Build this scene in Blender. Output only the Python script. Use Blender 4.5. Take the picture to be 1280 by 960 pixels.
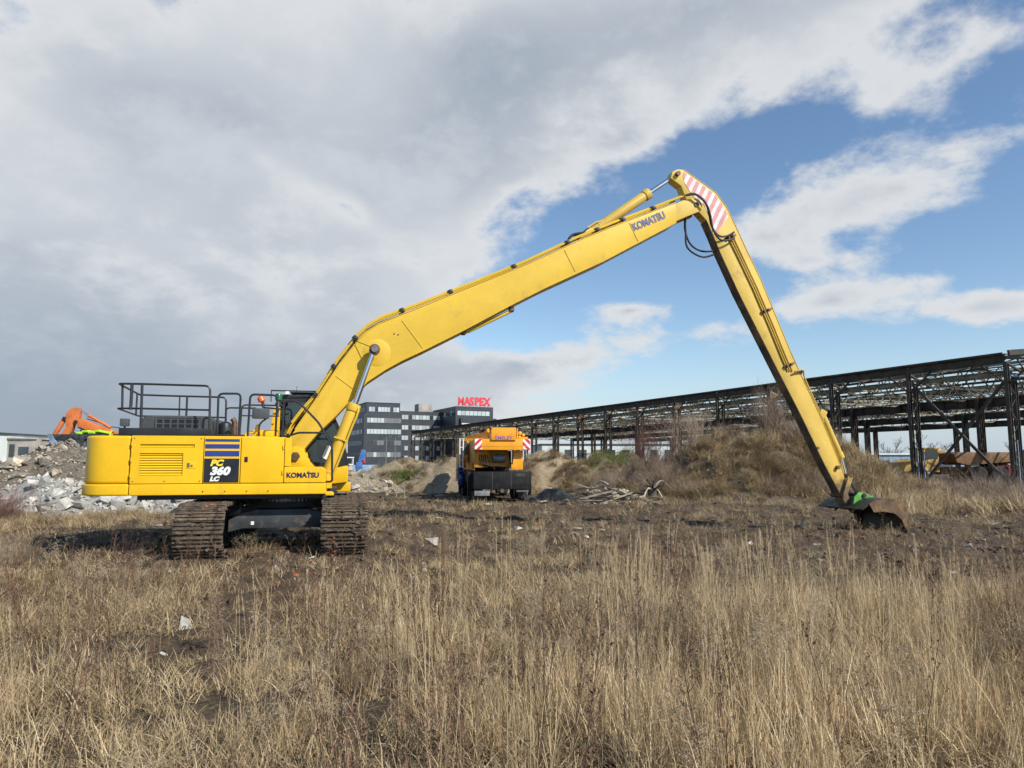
import bpy, bmesh, math, random
import numpy as np
from mathutils import Vector, Matrix, Euler
R = math.radians
scene = bpy.context.scene
for o in list(bpy.data.objects):
    bpy.data.objects.remove(o, do_unlink=True)

# ------------------------------------------------------------------ camera
EYE = 1.75
cam_d = bpy.data.cameras.new('Camera')
cam_d.sensor_width = 36.0
cam_d.lens = 890.0 / 1280.0 * 36.0
cam_d.clip_start = 0.05
cam_d.clip_end = 9000
cam = bpy.data.objects.new('Camera', cam_d)
scene.collection.objects.link(cam)
cam.location = (0, 0, EYE)
cam.rotation_euler = (math.pi / 2 + math.atan(98 / 890.0), 0, 0)
scene.camera = cam
scene.cycles.max_bounces = 4; scene.cycles.diffuse_bounces = 2; scene.cycles.glossy_bounces = 3; scene.cycles.transmission_bounces = 3; scene.cycles.transparent_max_bounces = 8
scene.cycles.adaptive_threshold = 0.025; scene.cycles.caustics_reflective = False; scene.cycles.caustics_refractive = False
scene.render.resolution_x, scene.render.resolution_y = 1024, 768

# ------------------------------------------------------------------ exposure
scene.view_settings.view_transform = 'Standard'
scene.view_settings.look = 'None'
scene.view_settings.gamma = 1.0
scene.view_settings.use_curve_mapping = False
scene.view_settings.exposure = 0.15

# ------------------------------------------------------------------ node expression helper
class Ex:
    """A socket with arithmetic, so that node graphs read like formulas."""
    def __init__(s, nt, sock): s.nt, s.s = nt, sock
    def _m(s, op, *a):
        n = s.nt.nodes.new('ShaderNodeMath'); n.operation = op
        for i, v in enumerate((s,) + a):
            if isinstance(v, Ex): s.nt.links.new(v.s, n.inputs[i])
            else: n.inputs[i].default_value = v
        return Ex(s.nt, n.outputs[0])
    def __add__(s, o): return s._m('ADD', o)
    def __radd__(s, o): return s._m('ADD', o)
    def __sub__(s, o): return s._m('SUBTRACT', o)
    def __rsub__(s, o): return (s * -1.0) + o
    def __mul__(s, o): return s._m('MULTIPLY', o)
    def __rmul__(s, o): return s._m('MULTIPLY', o)
    def __truediv__(s, o): return s._m('DIVIDE', o)
    def f(s, op, *a): return s._m(op, *a)
    def smooth(s, lo, hi, a=0.0, b=1.0):
        n = s.nt.nodes.new('ShaderNodeMapRange'); n.interpolation_type = 'SMOOTHSTEP'
        s.nt.links.new(s.s, n.inputs['Value'])
        n.inputs['From Min'].default_value = lo; n.inputs['From Max'].default_value = hi
        n.inputs['To Min'].default_value = a; n.inputs['To Max'].default_value = b
        return Ex(s.nt, n.outputs[0])

def combine(nt, x, y, z):
    n = nt.nodes.new('ShaderNodeCombineXYZ')
    for i, v in enumerate((x, y, z)):
        if isinstance(v, Ex): nt.links.new(v.s, n.inputs[i])
        else: n.inputs[i].default_value = v
    return Ex(nt, n.outputs[0])

def noise(nt, vec, scale, detail=4, rough=0.55, dist=0.0, color=False):
    n = nt.nodes.new('ShaderNodeTexNoise')
    n.inputs['Scale'].default_value = scale; n.inputs['Detail'].default_value = detail
    n.inputs['Roughness'].default_value = rough; n.inputs['Distortion'].default_value = dist
    if vec is not None: nt.links.new(vec.s, n.inputs['Vector'])
    return Ex(nt, n.outputs['Color' if color else 'Fac'])

def mixc(nt, fac, a, b):
    n = nt.nodes.new('ShaderNodeMix'); n.data_type = 'RGBA'; n.clamp_factor = True
    for key, v in (('Factor', fac), ('A', a), ('B', b)):
        sk = [i for i in n.inputs if i.name == key and (i.type == 'RGBA' if key != 'Factor' else i.type == 'VALUE')][0]
        if isinstance(v, Ex): nt.links.new(v.s, sk)
        else: sk.default_value = v if not isinstance(v, (tuple, list)) or len(v) == 4 else (*v, 1.0)
    return Ex(nt, [o for o in n.outputs if o.type == 'RGBA'][0])

# ------------------------------------------------------------------ world: sky with clouds
SUN_EL, SUN_AZ = R(38.0), R(130.0)          # azimuth clockwise from +Y (the view axis)
SUNV = Vector((math.cos(SUN_EL) * math.sin(SUN_AZ), math.cos(SUN_EL) * math.cos(SUN_AZ), math.sin(SUN_EL)))
world = bpy.data.worlds.new('World'); scene.world = world
world.use_nodes = True
wt = world.node_tree; wt.nodes.clear()
SKY_STRENGTH = 0.15
sky = wt.nodes.new('ShaderNodeTexSky'); sky.sky_type = 'NISHITA'; sky.sun_disc = False
sky.sun_elevation = SUN_EL; sky.sun_rotation = SUN_AZ
sky.air_density = 1.0; sky.dust_density = 0.3; sky.ozone_density = 1.2
tc = wt.nodes.new('ShaderNodeTexCoord')
sx = wt.nodes.new('ShaderNodeSeparateXYZ'); wt.links.new(tc.outputs['Generated'], sx.inputs[0])
dx, dy, dz = (Ex(wt, sx.outputs[i]) for i in range(3))
DEG = 180 / math.pi
az = dx.f('ARCTAN2', dy) * DEG
el = dz.f('ARCSINE') * DEG
den = dz.f('MAXIMUM', 0.0) + 0.42
pl = combine(wt, dx / den, dy / den, 0.0)            # the cloud layer seen in perspective
nA = noise(wt, pl, 3.4, 7, 0.56, 0.25)
nB = noise(wt, combine(wt, dx / den + 7.3, dy / den + 2.1, 1.7), 8.0, 6, 0.66)
nC = noise(wt, combine(wt, dx / den - 3.1, dy / den + 5.0, 0.4), 1.6, 2, 0.5)
CLOUDS = [  # azimuth, elevation, half-widths, tilt (deg), weight
    (-36.0, 14.0, 21.0, 13.0, 0, 1.15), (-24.0, 25.0, 20.0, 8.0, -10, 0.95), (-2.0, 31.0, 20.0, 7.5, 0, 1.05),
    (16.0, 33.5, 17.0, 5.2, 8, 0.95), (33.0, 34.5, 14.0, 4.2, 8, 1.0), (-5.0, 22.0, 7.5, 6.0, 10, 0.80), (9.5, 25.0, 5.0, 2.6, 10, 0.55),
    (29.5, 19.2, 8.5, 3.2, 10, 1.1), (36.0, 21.0, 7.0, 2.6, 5, 0.45), (20.0, 17.0, 4.5, 1.5, 0, 0.60), (9.6, 12.0, 4.0, 1.3, 4, 1.3), (24.5, 11.8, 5.5, 1.4, 3, 0.95),
    (34.2, 10.4, 3.6, 0.9, 2, 0.95), (32.8, 26.2, 5.0, 1.3, 14, 0.75), (0.5, 7.8, 7.0, 1.8, 0, 0.95),
    (-4.5, 4.6, 7.5, 2.6, 0, 0.60), (14.5, 9.8, 5.0, 1.8, 8, 0.75), (-12.5, 12.5, 7.0, 7.5, -20, 0.62),
    (-24.0, 4.0, 20.0, 6.0, 0, 1.0), (-38.0, 5.0, 9.0, 5.0, 0, 0.6), (24.0, 14.8, 4.5, 0.9, 0, 0.6),
    (-16.3, 20.8, 3.2, 1.0, -22, -0.50), (-20.2, 22.6, 2.0, 1.0, -20, -0.45), (-12.6, 19.3, 2.0, 0.9, -20, -0.45), (-28.0, 32.0, 4.0, 3.2, 0, -0.72),
    (20.0, 23.8, 7.0, 2.2, 16, -0.40), (6.0, 15.5, 9.0, 3.4, -20, -0.45), (14.0, 13.5, 2.5, 3.0, 0, -0.4)]
dens = nA * 2.6 - 1.80
ae = combine(wt, az, el, 0.0)
for a0, e0, ra, re, t, w in CLOUDS:
    mp = wt.nodes.new('ShaderNodeMapping'); mp.vector_type = 'TEXTURE'
    mp.inputs['Location'].default_value = (a0, e0, 0); mp.inputs['Rotation'].default_value = (0, 0, R(t)); mp.inputs['Scale'].default_value = (ra * 2.3, re * 2.3, 1)
    gr_ = wt.nodes.new('ShaderNodeTexGradient'); gr_.gradient_type = 'QUADRATIC_SPHERE'
    wt.links.new(ae.s, mp.inputs['Vector']); wt.links.new(mp.outputs[0], gr_.inputs[0])
    dens = Ex(wt, gr_.outputs['Fac'])._m('MULTIPLY_ADD', w * 1.12, dens)
dens = dens + (nB - 0.5) * 1.15
alpha = dens.smooth(-0.20, 0.30)
core = dens.smooth(0.22, 1.05)
shade = (nA * 0.55 + nB * 0.35 + nC * 0.45).smooth(0.52, 0.84)
k = 1 / SKY_STRENGTH
lit = (0.66 * k, 0.68 * k, 0.70 * k); grey = (0.315 * k, 0.368 * k, 0.44 * k); mid = (0.55 * k, 0.585 * k, 0.63 * k)
ccol = mixc(wt, core, lit, mixc(wt, shade, grey, mid))
low = el.smooth(16.0, 0.0) * az.smooth(4.0, -22.0)
ccol = mixc(wt, low * 0.8, ccol, (0.265 * k, 0.32 * k, 0.40 * k))
haze_ = el.smooth(10.0, -1.5)
hsv = wt.nodes.new('ShaderNodeHueSaturation'); hsv.inputs['Saturation'].default_value = 1.10; hsv.inputs['Value'].default_value = 0.90
wt.links.new(sky.outputs[0], hsv.inputs['Color'])
clear = mixc(wt, haze_ * 0.90, Ex(wt, hsv.outputs[0]), (0.40 * k, 0.50 * k, 0.635 * k))
final = mixc(wt, alpha * 0.96, clear, ccol)
bg = wt.nodes.new('ShaderNodeBackground'); bg.inputs['Strength'].default_value = SKY_STRENGTH
wt.links.new(final.s, bg.inputs['Color'])
world.cycles.sampling_method = 'MANUAL'; world.cycles.sample_map_resolution = 512
wo = wt.nodes.new('ShaderNodeOutputWorld'); wt.links.new(bg.outputs[0], wo.inputs['Surface'])

# ------------------------------------------------------------------ sun
sd = bpy.data.lights.new('Sun', 'SUN'); sd.energy = 5.0; sd.angle = R(0.53); sd.color = (1.0, 0.945, 0.86)
sun = bpy.data.objects.new('Sun', sd); scene.collection.objects.link(sun)
sun.location = (40, -40, 60)
sun.rotation_euler = (-SUNV).to_track_quat('-Z', 'Y').to_euler()

# ------------------------------------------------------------------ mesh helpers
COL = scene.collection
rng = random.Random(7)
nrg = np.random.default_rng(11)

class MB:
    """Collects shapes; build() links them as ONE mesh object."""
    def __init__(s): s.v, s.f = [], []
    def add(s, vs, fs):
        o = len(s.v); s.v += [tuple(p) for p in vs]; s.f += [tuple(i + o for i in f) for f in fs]; return s
    def box(s, x0, x1, y0, y1, z0, z1):
        return s.add([(x0,y0,z0),(x1,y0,z0),(x1,y1,z0),(x0,y1,z0),(x0,y0,z1),(x1,y0,z1),(x1,y1,z1),(x0,y1,z1)],
                     [(0,3,2,1),(4,5,6,7),(0,1,5,4),(1,2,6,5),(2,3,7,6),(3,0,4,7)])
    def obox(s, c, size, rot=(0,0,0)):
        M = Matrix.Translation(c) @ Euler(rot).to_matrix().to_4x4()
        a, b, d = size[0]/2, size[1]/2, size[2]/2
        vs = [M @ Vector(p) for p in [(-a,-b,-d),(a,-b,-d),(a,b,-d),(-a,b,-d),(-a,-b,d),(a,-b,d),(a,b,d),(-a,b,d)]]
        return s.add(vs, [(0,3,2,1),(4,5,6,7),(0,1,5,4),(1,2,6,5),(2,3,7,6),(3,0,4,7)])
    def prism(s, poly, y0, y1):                       # polygon in x,z pulled along y
        n = len(poly)
        A = sum(poly[i][0]*poly[(i+1)%n][1]-poly[(i+1)%n][0]*poly[i][1] for i in range(n))
        if A < 0: poly = poly[::-1]
        vs = [(p[0], y0, p[1]) for p in poly] + [(p[0], y1, p[1]) for p in poly]
        fs = [tuple(range(n)), tuple(range(2*n-1, n-1, -1))]
        fs += [(i, i+n, (i+1)%n+n, (i+1)%n) for i in range(n)]
        return s.add(vs, fs)
    def plan(s, poly, z0, z1):                        # polygon in x,y pulled along z
        n = len(poly)
        A = sum(poly[i][0]*poly[(i+1)%n][1]-poly[(i+1)%n][0]*poly[i][1] for i in range(n))
        if A < 0: poly = poly[::-1]
        vs = [(p[0], p[1], z0) for p in poly] + [(p[0], p[1], z1) for p in poly]
        fs = [tuple(range(n-1, -1, -1)), tuple(range(n, 2*n))]
        fs += [(i, (i+1)%n, (i+1)%n+n, i+n) for i in range(n)]
        return s.add(vs, fs)
    def tube(s, p0, p1, r0, r1=None, n=12, caps=True):
        if r1 is None: r1 = r0
        p0, p1 = Vector(p0), Vector(p1); d = (p1-p0)
        q = d.to_track_quat('Z', 'Y')
        vs = []
        for p, r in ((p0, r0), (p1, r1)):
            for i in range(n):
                a = 2*math.pi*i/n
                vs.append(p + q @ Vector((r*math.cos(a), r*math.sin(a), 0)))
        fs = [(i, (i+1)%n, (i+1)%n+n, i+n) for i in range(n)]
        if caps: fs += [tuple(range(n-1, -1, -1)), tuple(range(n, 2*n))]
        return s.add(vs, fs)
    def pipe(s, pts, r, n=8):
        for rad in ([r] if not isinstance(r, (list, tuple)) else [None]):
            pass
        pts = [Vector(p) for p in pts]; m = len(pts)
        rr = r if isinstance(r, (list, tuple)) else [r]*m
        vs = []; ref = None
        for k in range(m):
            t = (pts[min(k+1, m-1)]-pts[max(k-1, 0)]).normalized()
            if ref is None:
                ref = t.orthogonal().normalized()
            ref = (ref - t*ref.dot(t))
            ref = ref.normalized() if ref.length > 1e-6 else t.orthogonal().normalized()
            b = t.cross(ref)
            for i in range(n):
                a = 2*math.pi*i/n
                vs.append(pts[k] + (ref*math.cos(a)+b*math.sin(a))*rr[k])
        fs = []
        for k in range(m-1):
            for i in range(n):
                fs.append((k*n+i, k*n+(i+1)%n, (k+1)*n+(i+1)%n, (k+1)*n+i))
        fs += [tuple(range(n-1, -1, -1)), tuple(range((m-1)*n, m*n))]
        return s.add(vs, fs)
    def bar(s, p0, p1, w, h=None, up=(0,0,1)):        # square bar between two points
        h = w if h is None else h
        p0, p1 = Vector(p0), Vector(p1); t = (p1-p0).normalized(); up = Vector(up)
        sd_ = t.cross(up)
        sd_ = sd_.normalized() if sd_.length > 1e-5 else t.orthogonal().normalized()
        u = sd_.cross(t)
        vs = []
        for p in (p0, p1):
            for a, b in ((-1,-1),(1,-1),(1,1),(-1,1)):
                vs.append(p + sd_*a*w/2 + u*b*h/2)
        return s.add(vs, [(0,1,2,3),(7,6,5,4),(0,4,5,1),(1,5,6,2),(2,6,7,3),(3,7,4,0)])
    def ibeam(s, p0, p1, w, h, t=0.02):               # a rolled steel beam
        p0, p1 = Vector(p0), Vector(p1)
        z = Vector((0,0,h/2-t/2))
        d = (p1-p0).normalized()
        if abs(d.z) > 0.9:
            z = Vector((h/2-t/2, 0, 0)); up = (1,0,0)
        else: up = (0,0,1)
        s.bar(p0+z, p1+z, w, t, up); s.bar(p0-z, p1-z, w, t, up); s.bar(p0, p1, t, h-2*t-0.004, up)
        return s
    def lathe(s, prof, n=24, axis='y', c=(0,0,0)):    # profile (radius, along)
        vs = []
        for r, a in prof:
            for i in range(n):
                t = 2*math.pi*i/n; x, y = r*math.cos(t), r*math.sin(t)
                p = {'y': (x, a, y), 'z': (x, y, a), 'x': (a, x, y)}[axis]
                vs.append((p[0]+c[0], p[1]+c[1], p[2]+c[2]))
        fs = []; m = len(prof)
        for k in range(m-1):
            for i in range(n):
                fs.append((k*n+i, k*n+(i+1)%n, (k+1)*n+(i+1)%n, (k+1)*n+i))
        fs += [tuple(range(n)), tuple(range((m-1)*n, m*n))]
        return s.add(vs, fs)
    def mesh(s, name, mat=None, bevel=0, smooth=35, seg=2):
        me = bpy.data.meshes.new(name); me.from_pydata(s.v, [], s.f)
        bm = bmesh.new(); bm.from_mesh(me)
        bmesh.ops.recalc_face_normals(bm, faces=bm.faces)
        if bevel:
            ed = [e for e in bm.edges if len(e.link_faces) == 2 and e.calc_face_angle(0) > R(32)]
            bmesh.ops.bevel(bm, geom=ed, offset=bevel, segments=seg, profile=0.6, affect='EDGES', clamp_overlap=True)
        bm.to_mesh(me); bm.free()
        if mat: me.materials.append(mat)
        if smooth:
            me.polygons.foreach_set('use_smooth', [True]*len(me.polygons))
            me.set_sharp_from_angle(angle=R(smooth))
        me.update(); return me
    def build(s, name, mat, parent=None, bevel=0, smooth=35, loc=None, rot=None, label=None, seg=2):
        o = bpy.data.objects.new(name, s.mesh(name, mat, bevel, smooth, seg)); COL.objects.link(o)
        if parent: o.parent = parent
        if loc is not None: o.location = loc
        if rot is not None: o.rotation_euler = rot
        if label: o['label'] = label
        return o

def tag(o, label, cat, group=None, kind=None):
    o['label'] = label; o['category'] = cat
    if group: o['group'] = group
    if kind: o['kind'] = kind
    return o
def structure(o): o['kind'] = 'structure'; return o
def empty(name, loc=(0,0,0), rz=0.0):
    o = bpy.data.objects.new(name, None); COL.objects.link(o)
    o.location = loc; o.rotation_euler = (0,0,rz); o.empty_display_size = 0.3; return o
def inst(me, name, parent, loc, rot=(0,0,0), sc=(1,1,1)):
    o = bpy.data.objects.new(name, me); COL.objects.link(o); o.parent = parent
    o.location = loc; o.rotation_euler = rot; o.scale = sc; return o
def copy_tree(o, parent=None):
    c = o.copy(); COL.objects.link(c); c.parent = parent
    for ch in list(o.children): copy_tree(ch, c)
    return c
def text_obj(txt, size, name, mat, parent, loc, rot, bold=0.0, shear=0.0, depth=0.004, sx_=1.0, spacing=1.0, align='LEFT', label=None):
    cu = bpy.data.curves.new(name, 'FONT'); cu.body = txt; cu.size = size; cu.offset = bold; cu.shear = shear
    cu.extrude = depth; cu.space_character = spacing; cu.align_x = align; cu.resolution_u = 4
    t = bpy.data.objects.new(name+'_curve', cu); COL.objects.link(t)
    dg = bpy.context.evaluated_depsgraph_get(); dg.update()
    me = bpy.data.meshes.new_from_object(t.evaluated_get(dg))
    COL.objects.unlink(t); bpy.data.objects.remove(t); bpy.data.curves.remove(cu)
    me.name = name; me.materials.clear(); me.materials.append(mat)
    o = bpy.data.objects.new(name, me); COL.objects.link(o); o.parent = parent
    o.location = loc; o.rotation_euler = rot; o.scale = (sx_, 1, 1)
    if label: o['label'] = label
    return o
def arc(cx, cz, r, a0, a1, n=8):
    return [(cx+r*math.cos(R(a0+(a1-a0)*i/n)), cz+r*math.sin(R(a0+(a1-a0)*i/n))) for i in range(n+1)]
def catmull(pts, n=6):
    P = [Vector(p) for p in pts]; out = []
    for i in range(len(P)-1):
        p0, p1, p2, p3 = P[max(i-1,0)], P[i], P[i+1], P[min(i+2,len(P)-1)]
        for k in range(n):
            t = k/n
            out.append(0.5*((2*p1)+(p2-p0)*t+(2*p0-5*p1+4*p2-p3)*t*t+(3*p1-p0-3*p2+p3)*t**3))
    return out+[P[-1]]

# ------------------------------------------------------------------ materials
def pmat(name, col, rough=0.6, metal=0.0, var=0.12, vscale=3.0, bump=0.0, bscale=40.0,
         dirt=None, dscale=1.5, damt=(0.55, 0.75), streak=False, coat=0.0, rand=0.0, spec=0.5, fine=0.0, emit=None, lowwear=None):
    m = bpy.data.materials.new(name); m.use_nodes = True
    nt = m.node_tree; nt.nodes.clear()
    out = nt.nodes.new('ShaderNodeOutputMaterial'); b = nt.nodes.new('ShaderNodeBsdfPrincipled')
    nt.links.new(b.outputs[0], out.inputs[0])
    t = nt.nodes.new('ShaderNodeTexCoord'); P = Ex(nt, t.outputs['Object'])
    n1 = noise(nt, P, vscale, 5, 0.6)
    dark = tuple(c*(1-var*1.6) for c in col); lite = tuple(min(1, c*(1+var)) for c in col)
    c = mixc(nt, n1.smooth(0.3, 0.7), dark, lite)
    if fine:
        c = mixc(nt, noise(nt, P, vscale*14, 3, 0.7).smooth(0.35, 0.75)*fine, c, tuple(v*0.55 for v in col))
    ro = n1*0.16 + (rough-0.08)
    if dirt:
        if streak:
            mp = nt.nodes.new('ShaderNodeMapping'); mp.inputs['Scale'].default_value = (1.0, 1.0, 0.18)
            nt.links.new(P.s, mp.inputs[0]); Pd = Ex(nt, mp.outputs[0])
        else: Pd = P
        nd = noise(nt, Pd, dscale, 8, 0.66, 0.3).smooth(*damt)
        c = mixc(nt, nd, c, dirt); ro = ro + nd*0.3
    if lowwear:                                       # paint rubbed off towards the digging end
        sp = nt.nodes.new('ShaderNodeSeparateXYZ'); nt.links.new(P.s, sp.inputs[0])
        c = mixc(nt, (Ex(nt, sp.outputs[2])*-0.55+noise(nt, P, 3.5, 6, 0.7)*1.5).smooth(-0.25, 0.30), c, lowwear)
    if rand:
        oi = nt.nodes.new('ShaderNodeObjectInfo'); rr = Ex(nt, oi.outputs['Random'])
        hs = nt.nodes.new('ShaderNodeHueSaturation'); nt.links.new(c.s, hs.inputs['Color'])
        nt.links.new((rr*(2*rand)+(1-rand)).s, hs.inputs['Value']); c = Ex(nt, hs.outputs[0])
    nt.links.new(c.s, b.inputs['Base Color']); nt.links.new(ro.s, b.inputs['Roughness'])
    b.inputs['Metallic'].default_value = metal; b.inputs['Coat Weight'].default_value = coat
    b.inputs['Specular IOR Level'].default_value = spec
    if bump:
        bn = nt.nodes.new('ShaderNodeBump'); bn.inputs['Strength'].default_value = bump; bn.inputs['Distance'].default_value = 0.03
        nt.links.new(noise(nt, P, bscale, 6, 0.65).s, bn.inputs['Height']); nt.links.new(bn.outputs[0], b.inputs['Normal'])
    if emit:
        b.inputs['Emission Color'].default_value = (*emit, 1); b.inputs['Emission Strength'].default_value = 1
    return m

M = {}
M['yellow'] = pmat('yellow_paint', (0.78, 0.46, 0.012), 0.40, var=0.07, vscale=0.9, bump=0.03, bscale=4, dirt=(0.40, 0.25, 0.05), dscale=3.2, damt=(0.55, 0.90), streak=True, coat=0.05, fine=0.10, spec=0.3)
M['boomyellow'] = pmat('faded_yellow_paint', (0.65, 0.425, 0.045), 0.45, var=0.06, vscale=0.7, bump=0.03, bscale=5, dirt=(0.40, 0.25, 0.07), dscale=1.6, damt=(0.56, 0.86), fine=0.08, spec=0.25)
M['armyellow'] = pmat('worn_yellow_paint', (0.59, 0.40, 0.080), 0.48, var=0.08, vscale=0.8, bump=0.03, bscale=5, dirt=(0.26, 0.17, 0.07), dscale=1.3, damt=(0.54, 0.84), fine=0.1, spec=0.25, lowwear=(0.15, 0.11, 0.075))
M['black'] = pmat('black_paint', (0.016, 0.017, 0.019), 0.45, var=0.2, dirt=(0.075, 0.06, 0.045), dscale=5, damt=(0.55, 0.85))
M['carrierblack'] = pmat('sooty_black', (0.010, 0.010, 0.011), 0.6, var=0.3, dirt=(0.04, 0.033, 0.026), dscale=3, damt=(0.5, 0.85), spec=0.25)
M['railblack'] = pmat('rail_paint', (0.018, 0.019, 0.022), 0.4, var=0.2, dirt=(0.09, 0.05, 0.03), dscale=9, damt=(0.6, 0.8))
M['frame'] = pmat('frame_grey', (0.035, 0.040, 0.045), 0.6, var=0.25, bump=0.15, bscale=25, dirt=(0.15, 0.115, 0.08), dscale=3.5, damt=(0.5, 0.75))
M['rubber'] = pmat('rubber', (0.013, 0.013, 0.014), 0.6, var=0.2, dirt=(0.10, 0.085, 0.065), dscale=6, damt=(0.6, 0.9))
M['tyre'] = pmat('tyre_rubber', (0.018, 0.018, 0.018), 0.85, var=0.2, bump=0.3, bscale=20, dirt=(0.10, 0.085, 0.065), dscale=4, damt=(0.5, 0.8))
M['chrome'] = pmat('chrome_rod', (0.72, 0.73, 0.75), 0.14, 1.0, var=0.04)
M['steel'] = pmat('dull_steel', (0.25, 0.24, 0.23), 0.4, 0.8, var=0.2)
M['pin'] = pmat('rusty_pin', (0.13, 0.075, 0.045), 0.6, 0.3, var=0.3, vscale=12)
M['mudsteel'] = pmat('muddy_steel', (0.135, 0.100, 0.068), 0.9, var=0.45, vscale=7, bump=0.6, bscale=35, dirt=(0.035, 0.027, 0.02), dscale=6, damt=(0.45, 0.7), rand=0.25, fine=0.5)
M['clod'] = pmat('earth_clod', (0.088, 0.060, 0.036), 0.95, var=0.4, vscale=2, bump=0.6, bscale=20, rand=0.45)
M['grime'] = pmat('grimy_brown_steel', (0.13, 0.088, 0.050), 0.8, var=0.4, vscale=2.5, bump=0.2, bscale=10, dirt=(0.05, 0.035, 0.025), dscale=2.0, damt=(0.45, 0.7))
M['brick'] = pmat('crushed_brick', (0.42, 0.11, 0.04), 0.9, var=0.3, vscale=8, bump=0.4, bscale=40, rand=0.25)
M['bucket'] = pmat('bucket_steel', (0.038, 0.034, 0.031), 0.5, 0.3, var=0.4, vscale=4, bump=0.2, bscale=20, dirt=(0.10, 0.065, 0.035), dscale=3, damt=(0.5, 0.75))
M['rust'] = pmat('rust_plate', (0.15, 0.088, 0.042), 0.8, 0.1, var=0.4, vscale=5, bump=0.25, bscale=30, dirt=(0.10, 0.08, 0.07), dscale=3, damt=(0.5, 0.7))
M['green'] = pmat('green_paint', (0.085, 0.34, 0.045), 0.5, var=0.2, dirt=(0.2, 0.17, 0.12), dscale=3, damt=(0.6, 0.8))
M['blue'] = pmat('blue_decal', (0.018, 0.045, 0.22), 0.4, var=0.08)
M['navy'] = pmat('navy_letter', (0.014, 0.014, 0.085), 0.4, var=0.05)
M['fadednavy'] = pmat('faded_letter', (0.10, 0.10, 0.20), 0.55, var=0.15)
M['decalblack'] = pmat('black_decal', (0.012, 0.014, 0.017), 0.4, var=0.2)
M['white'] = pmat('white_letter', (0.78, 0.78, 0.76), 0.5, var=0.05)
M['yellowletter'] = pmat('yellow_letter', (0.85, 0.62, 0.05), 0.5, var=0.03)
M['stripered'] = pmat('faded_red_stripe', (0.58, 0.20, 0.20), 0.5, var=0.12, vscale=4)
M['stripewhite'] = pmat('faded_white_stripe', (0.58, 0.58, 0.53), 0.5, var=0.12, vscale=4)
M['beacon'] = pmat('beacon_plastic', (0.75, 0.13, 0.02), 0.25, var=0.05)
M['greenbeacon'] = pmat('green_beacon_plastic', (0.012, 0.12, 0.05), 0.25, var=0.05)
M['mirror'] = pmat('mirror_face', (0.75, 0.77, 0.8), 0.08, 1.0, var=0.02)
M['mirrorgrey'] = pmat('mirror_housing', (0.06, 0.065, 0.07), 0.5, var=0.15)
M['seat'] = pmat('seat_fabric', (0.03, 0.03, 0.035), 0.9)
M['orange'] = pmat('crane_orange', (0.80, 0.33, 0.012), 0.4, var=0.08, vscale=1.5, dirt=(0.25, 0.12, 0.03), dscale=2.5, damt=(0.6, 0.9))
M['dirtyorange'] = pmat('grimy_orange', (0.58, 0.25, 0.02), 0.5, var=0.2, vscale=2, dirt=(0.06, 0.04, 0.025), dscale=3, damt=(0.45, 0.75))
M['digorange'] = pmat('digger_orange', (0.62, 0.165, 0.035), 0.5, var=0.1, vscale=1.5, dirt=(0.2, 0.09, 0.04), dscale=2, damt=(0.45, 0.8))
M['hazred'] = pmat('hazard_red', (0.62, 0.025, 0.03), 0.4, var=0.05)
M['hazwhite'] = pmat('hazard_white', (0.75, 0.75, 0.74), 0.4, var=0.04)
M['purple'] = pmat('purple_letter', (0.24, 0.10, 0.30), 0.5, var=0.1)
M['ghost'] = pmat('ghost_letter', (0.66, 0.27, 0.012), 0.5, var=0.1)
M['crate'] = pmat('tarp_blue', (0.018, 0.035, 0.16), 0.6, var=0.3, vscale=6)
M['greymetal'] = pmat('grey_metal', (0.22, 0.23, 0.24), 0.5, 0.3, var=0.2)
M['hallsteel'] = pmat('hall_steel', (0.062, 0.050, 0.036), 0.75, 0.1, var=0.35, vscale=1.2, bump=0.1, bscale=12, dirt=(0.17, 0.075, 0.035), dscale=0.9, damt=(0.56, 0.75))
M['hallpale'] = pmat('hall_pale_steel', (0.26, 0.235, 0.155), 0.8, 0.0, var=0.35, vscale=0.8, dirt=(0.13, 0.06, 0.03), dscale=0.5, damt=(0.5, 0.72))
M['hallblue'] = pmat('blue_grey_paint', (0.22, 0.31, 0.42), 0.6, var=0.2)
M['cladding'] = pmat('dark_cladding', (0.030, 0.037, 0.047), 0.45, var=0.12, vscale=0.3)
M['officeglass'] = pmat('office_glass', (0.42, 0.48, 0.48), 0.12, 0.0, var=0.12, vscale=0.4, rand=0.22, spec=0.8)
M['darkglass'] = pmat('dark_window', (0.045, 0.055, 0.065), 0.15, 0.0, var=0.2, vscale=0.4, rand=0.4)
M['blind'] = pmat('closed_blind', (0.16, 0.165, 0.17), 0.7, var=0.1, rand=0.15)
M['mullion'] = pmat('mullion', (0.10, 0.11, 0.12), 0.5)
M['cream'] = pmat('cream_panel', (0.72, 0.68, 0.58), 0.7, var=0.06)
M['signred'] = pmat('sign_red', (0.62, 0.035, 0.045), 0.45, var=0.05)
M['palewall'] = pmat('pale_wall', (0.62, 0.68, 0.66), 0.7, var=0.06, vscale=0.3, dirt=(0.4, 0.42, 0.40), dscale=0.3)
M['concrete'] = pmat('concrete_wall', (0.36, 0.335, 0.29), 0.85, var=0.2, vscale=0.4, bump=0.2, bscale=3)
M['roofdark'] = pmat('dark_roof', (0.05, 0.055, 0.065), 0.7)
M['rubblewhite'] = pmat('pale_concrete_rubble', (0.40, 0.385, 0.34), 0.9, var=0.18, vscale=3, bump=0.4, bscale=14, rand=0.28)
M['rubblebrown'] = pmat('dirty_concrete_rubble', (0.27, 0.235, 0.185), 0.95, var=0.3, vscale=3, bump=0.5, bscale=14, rand=0.4)
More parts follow.
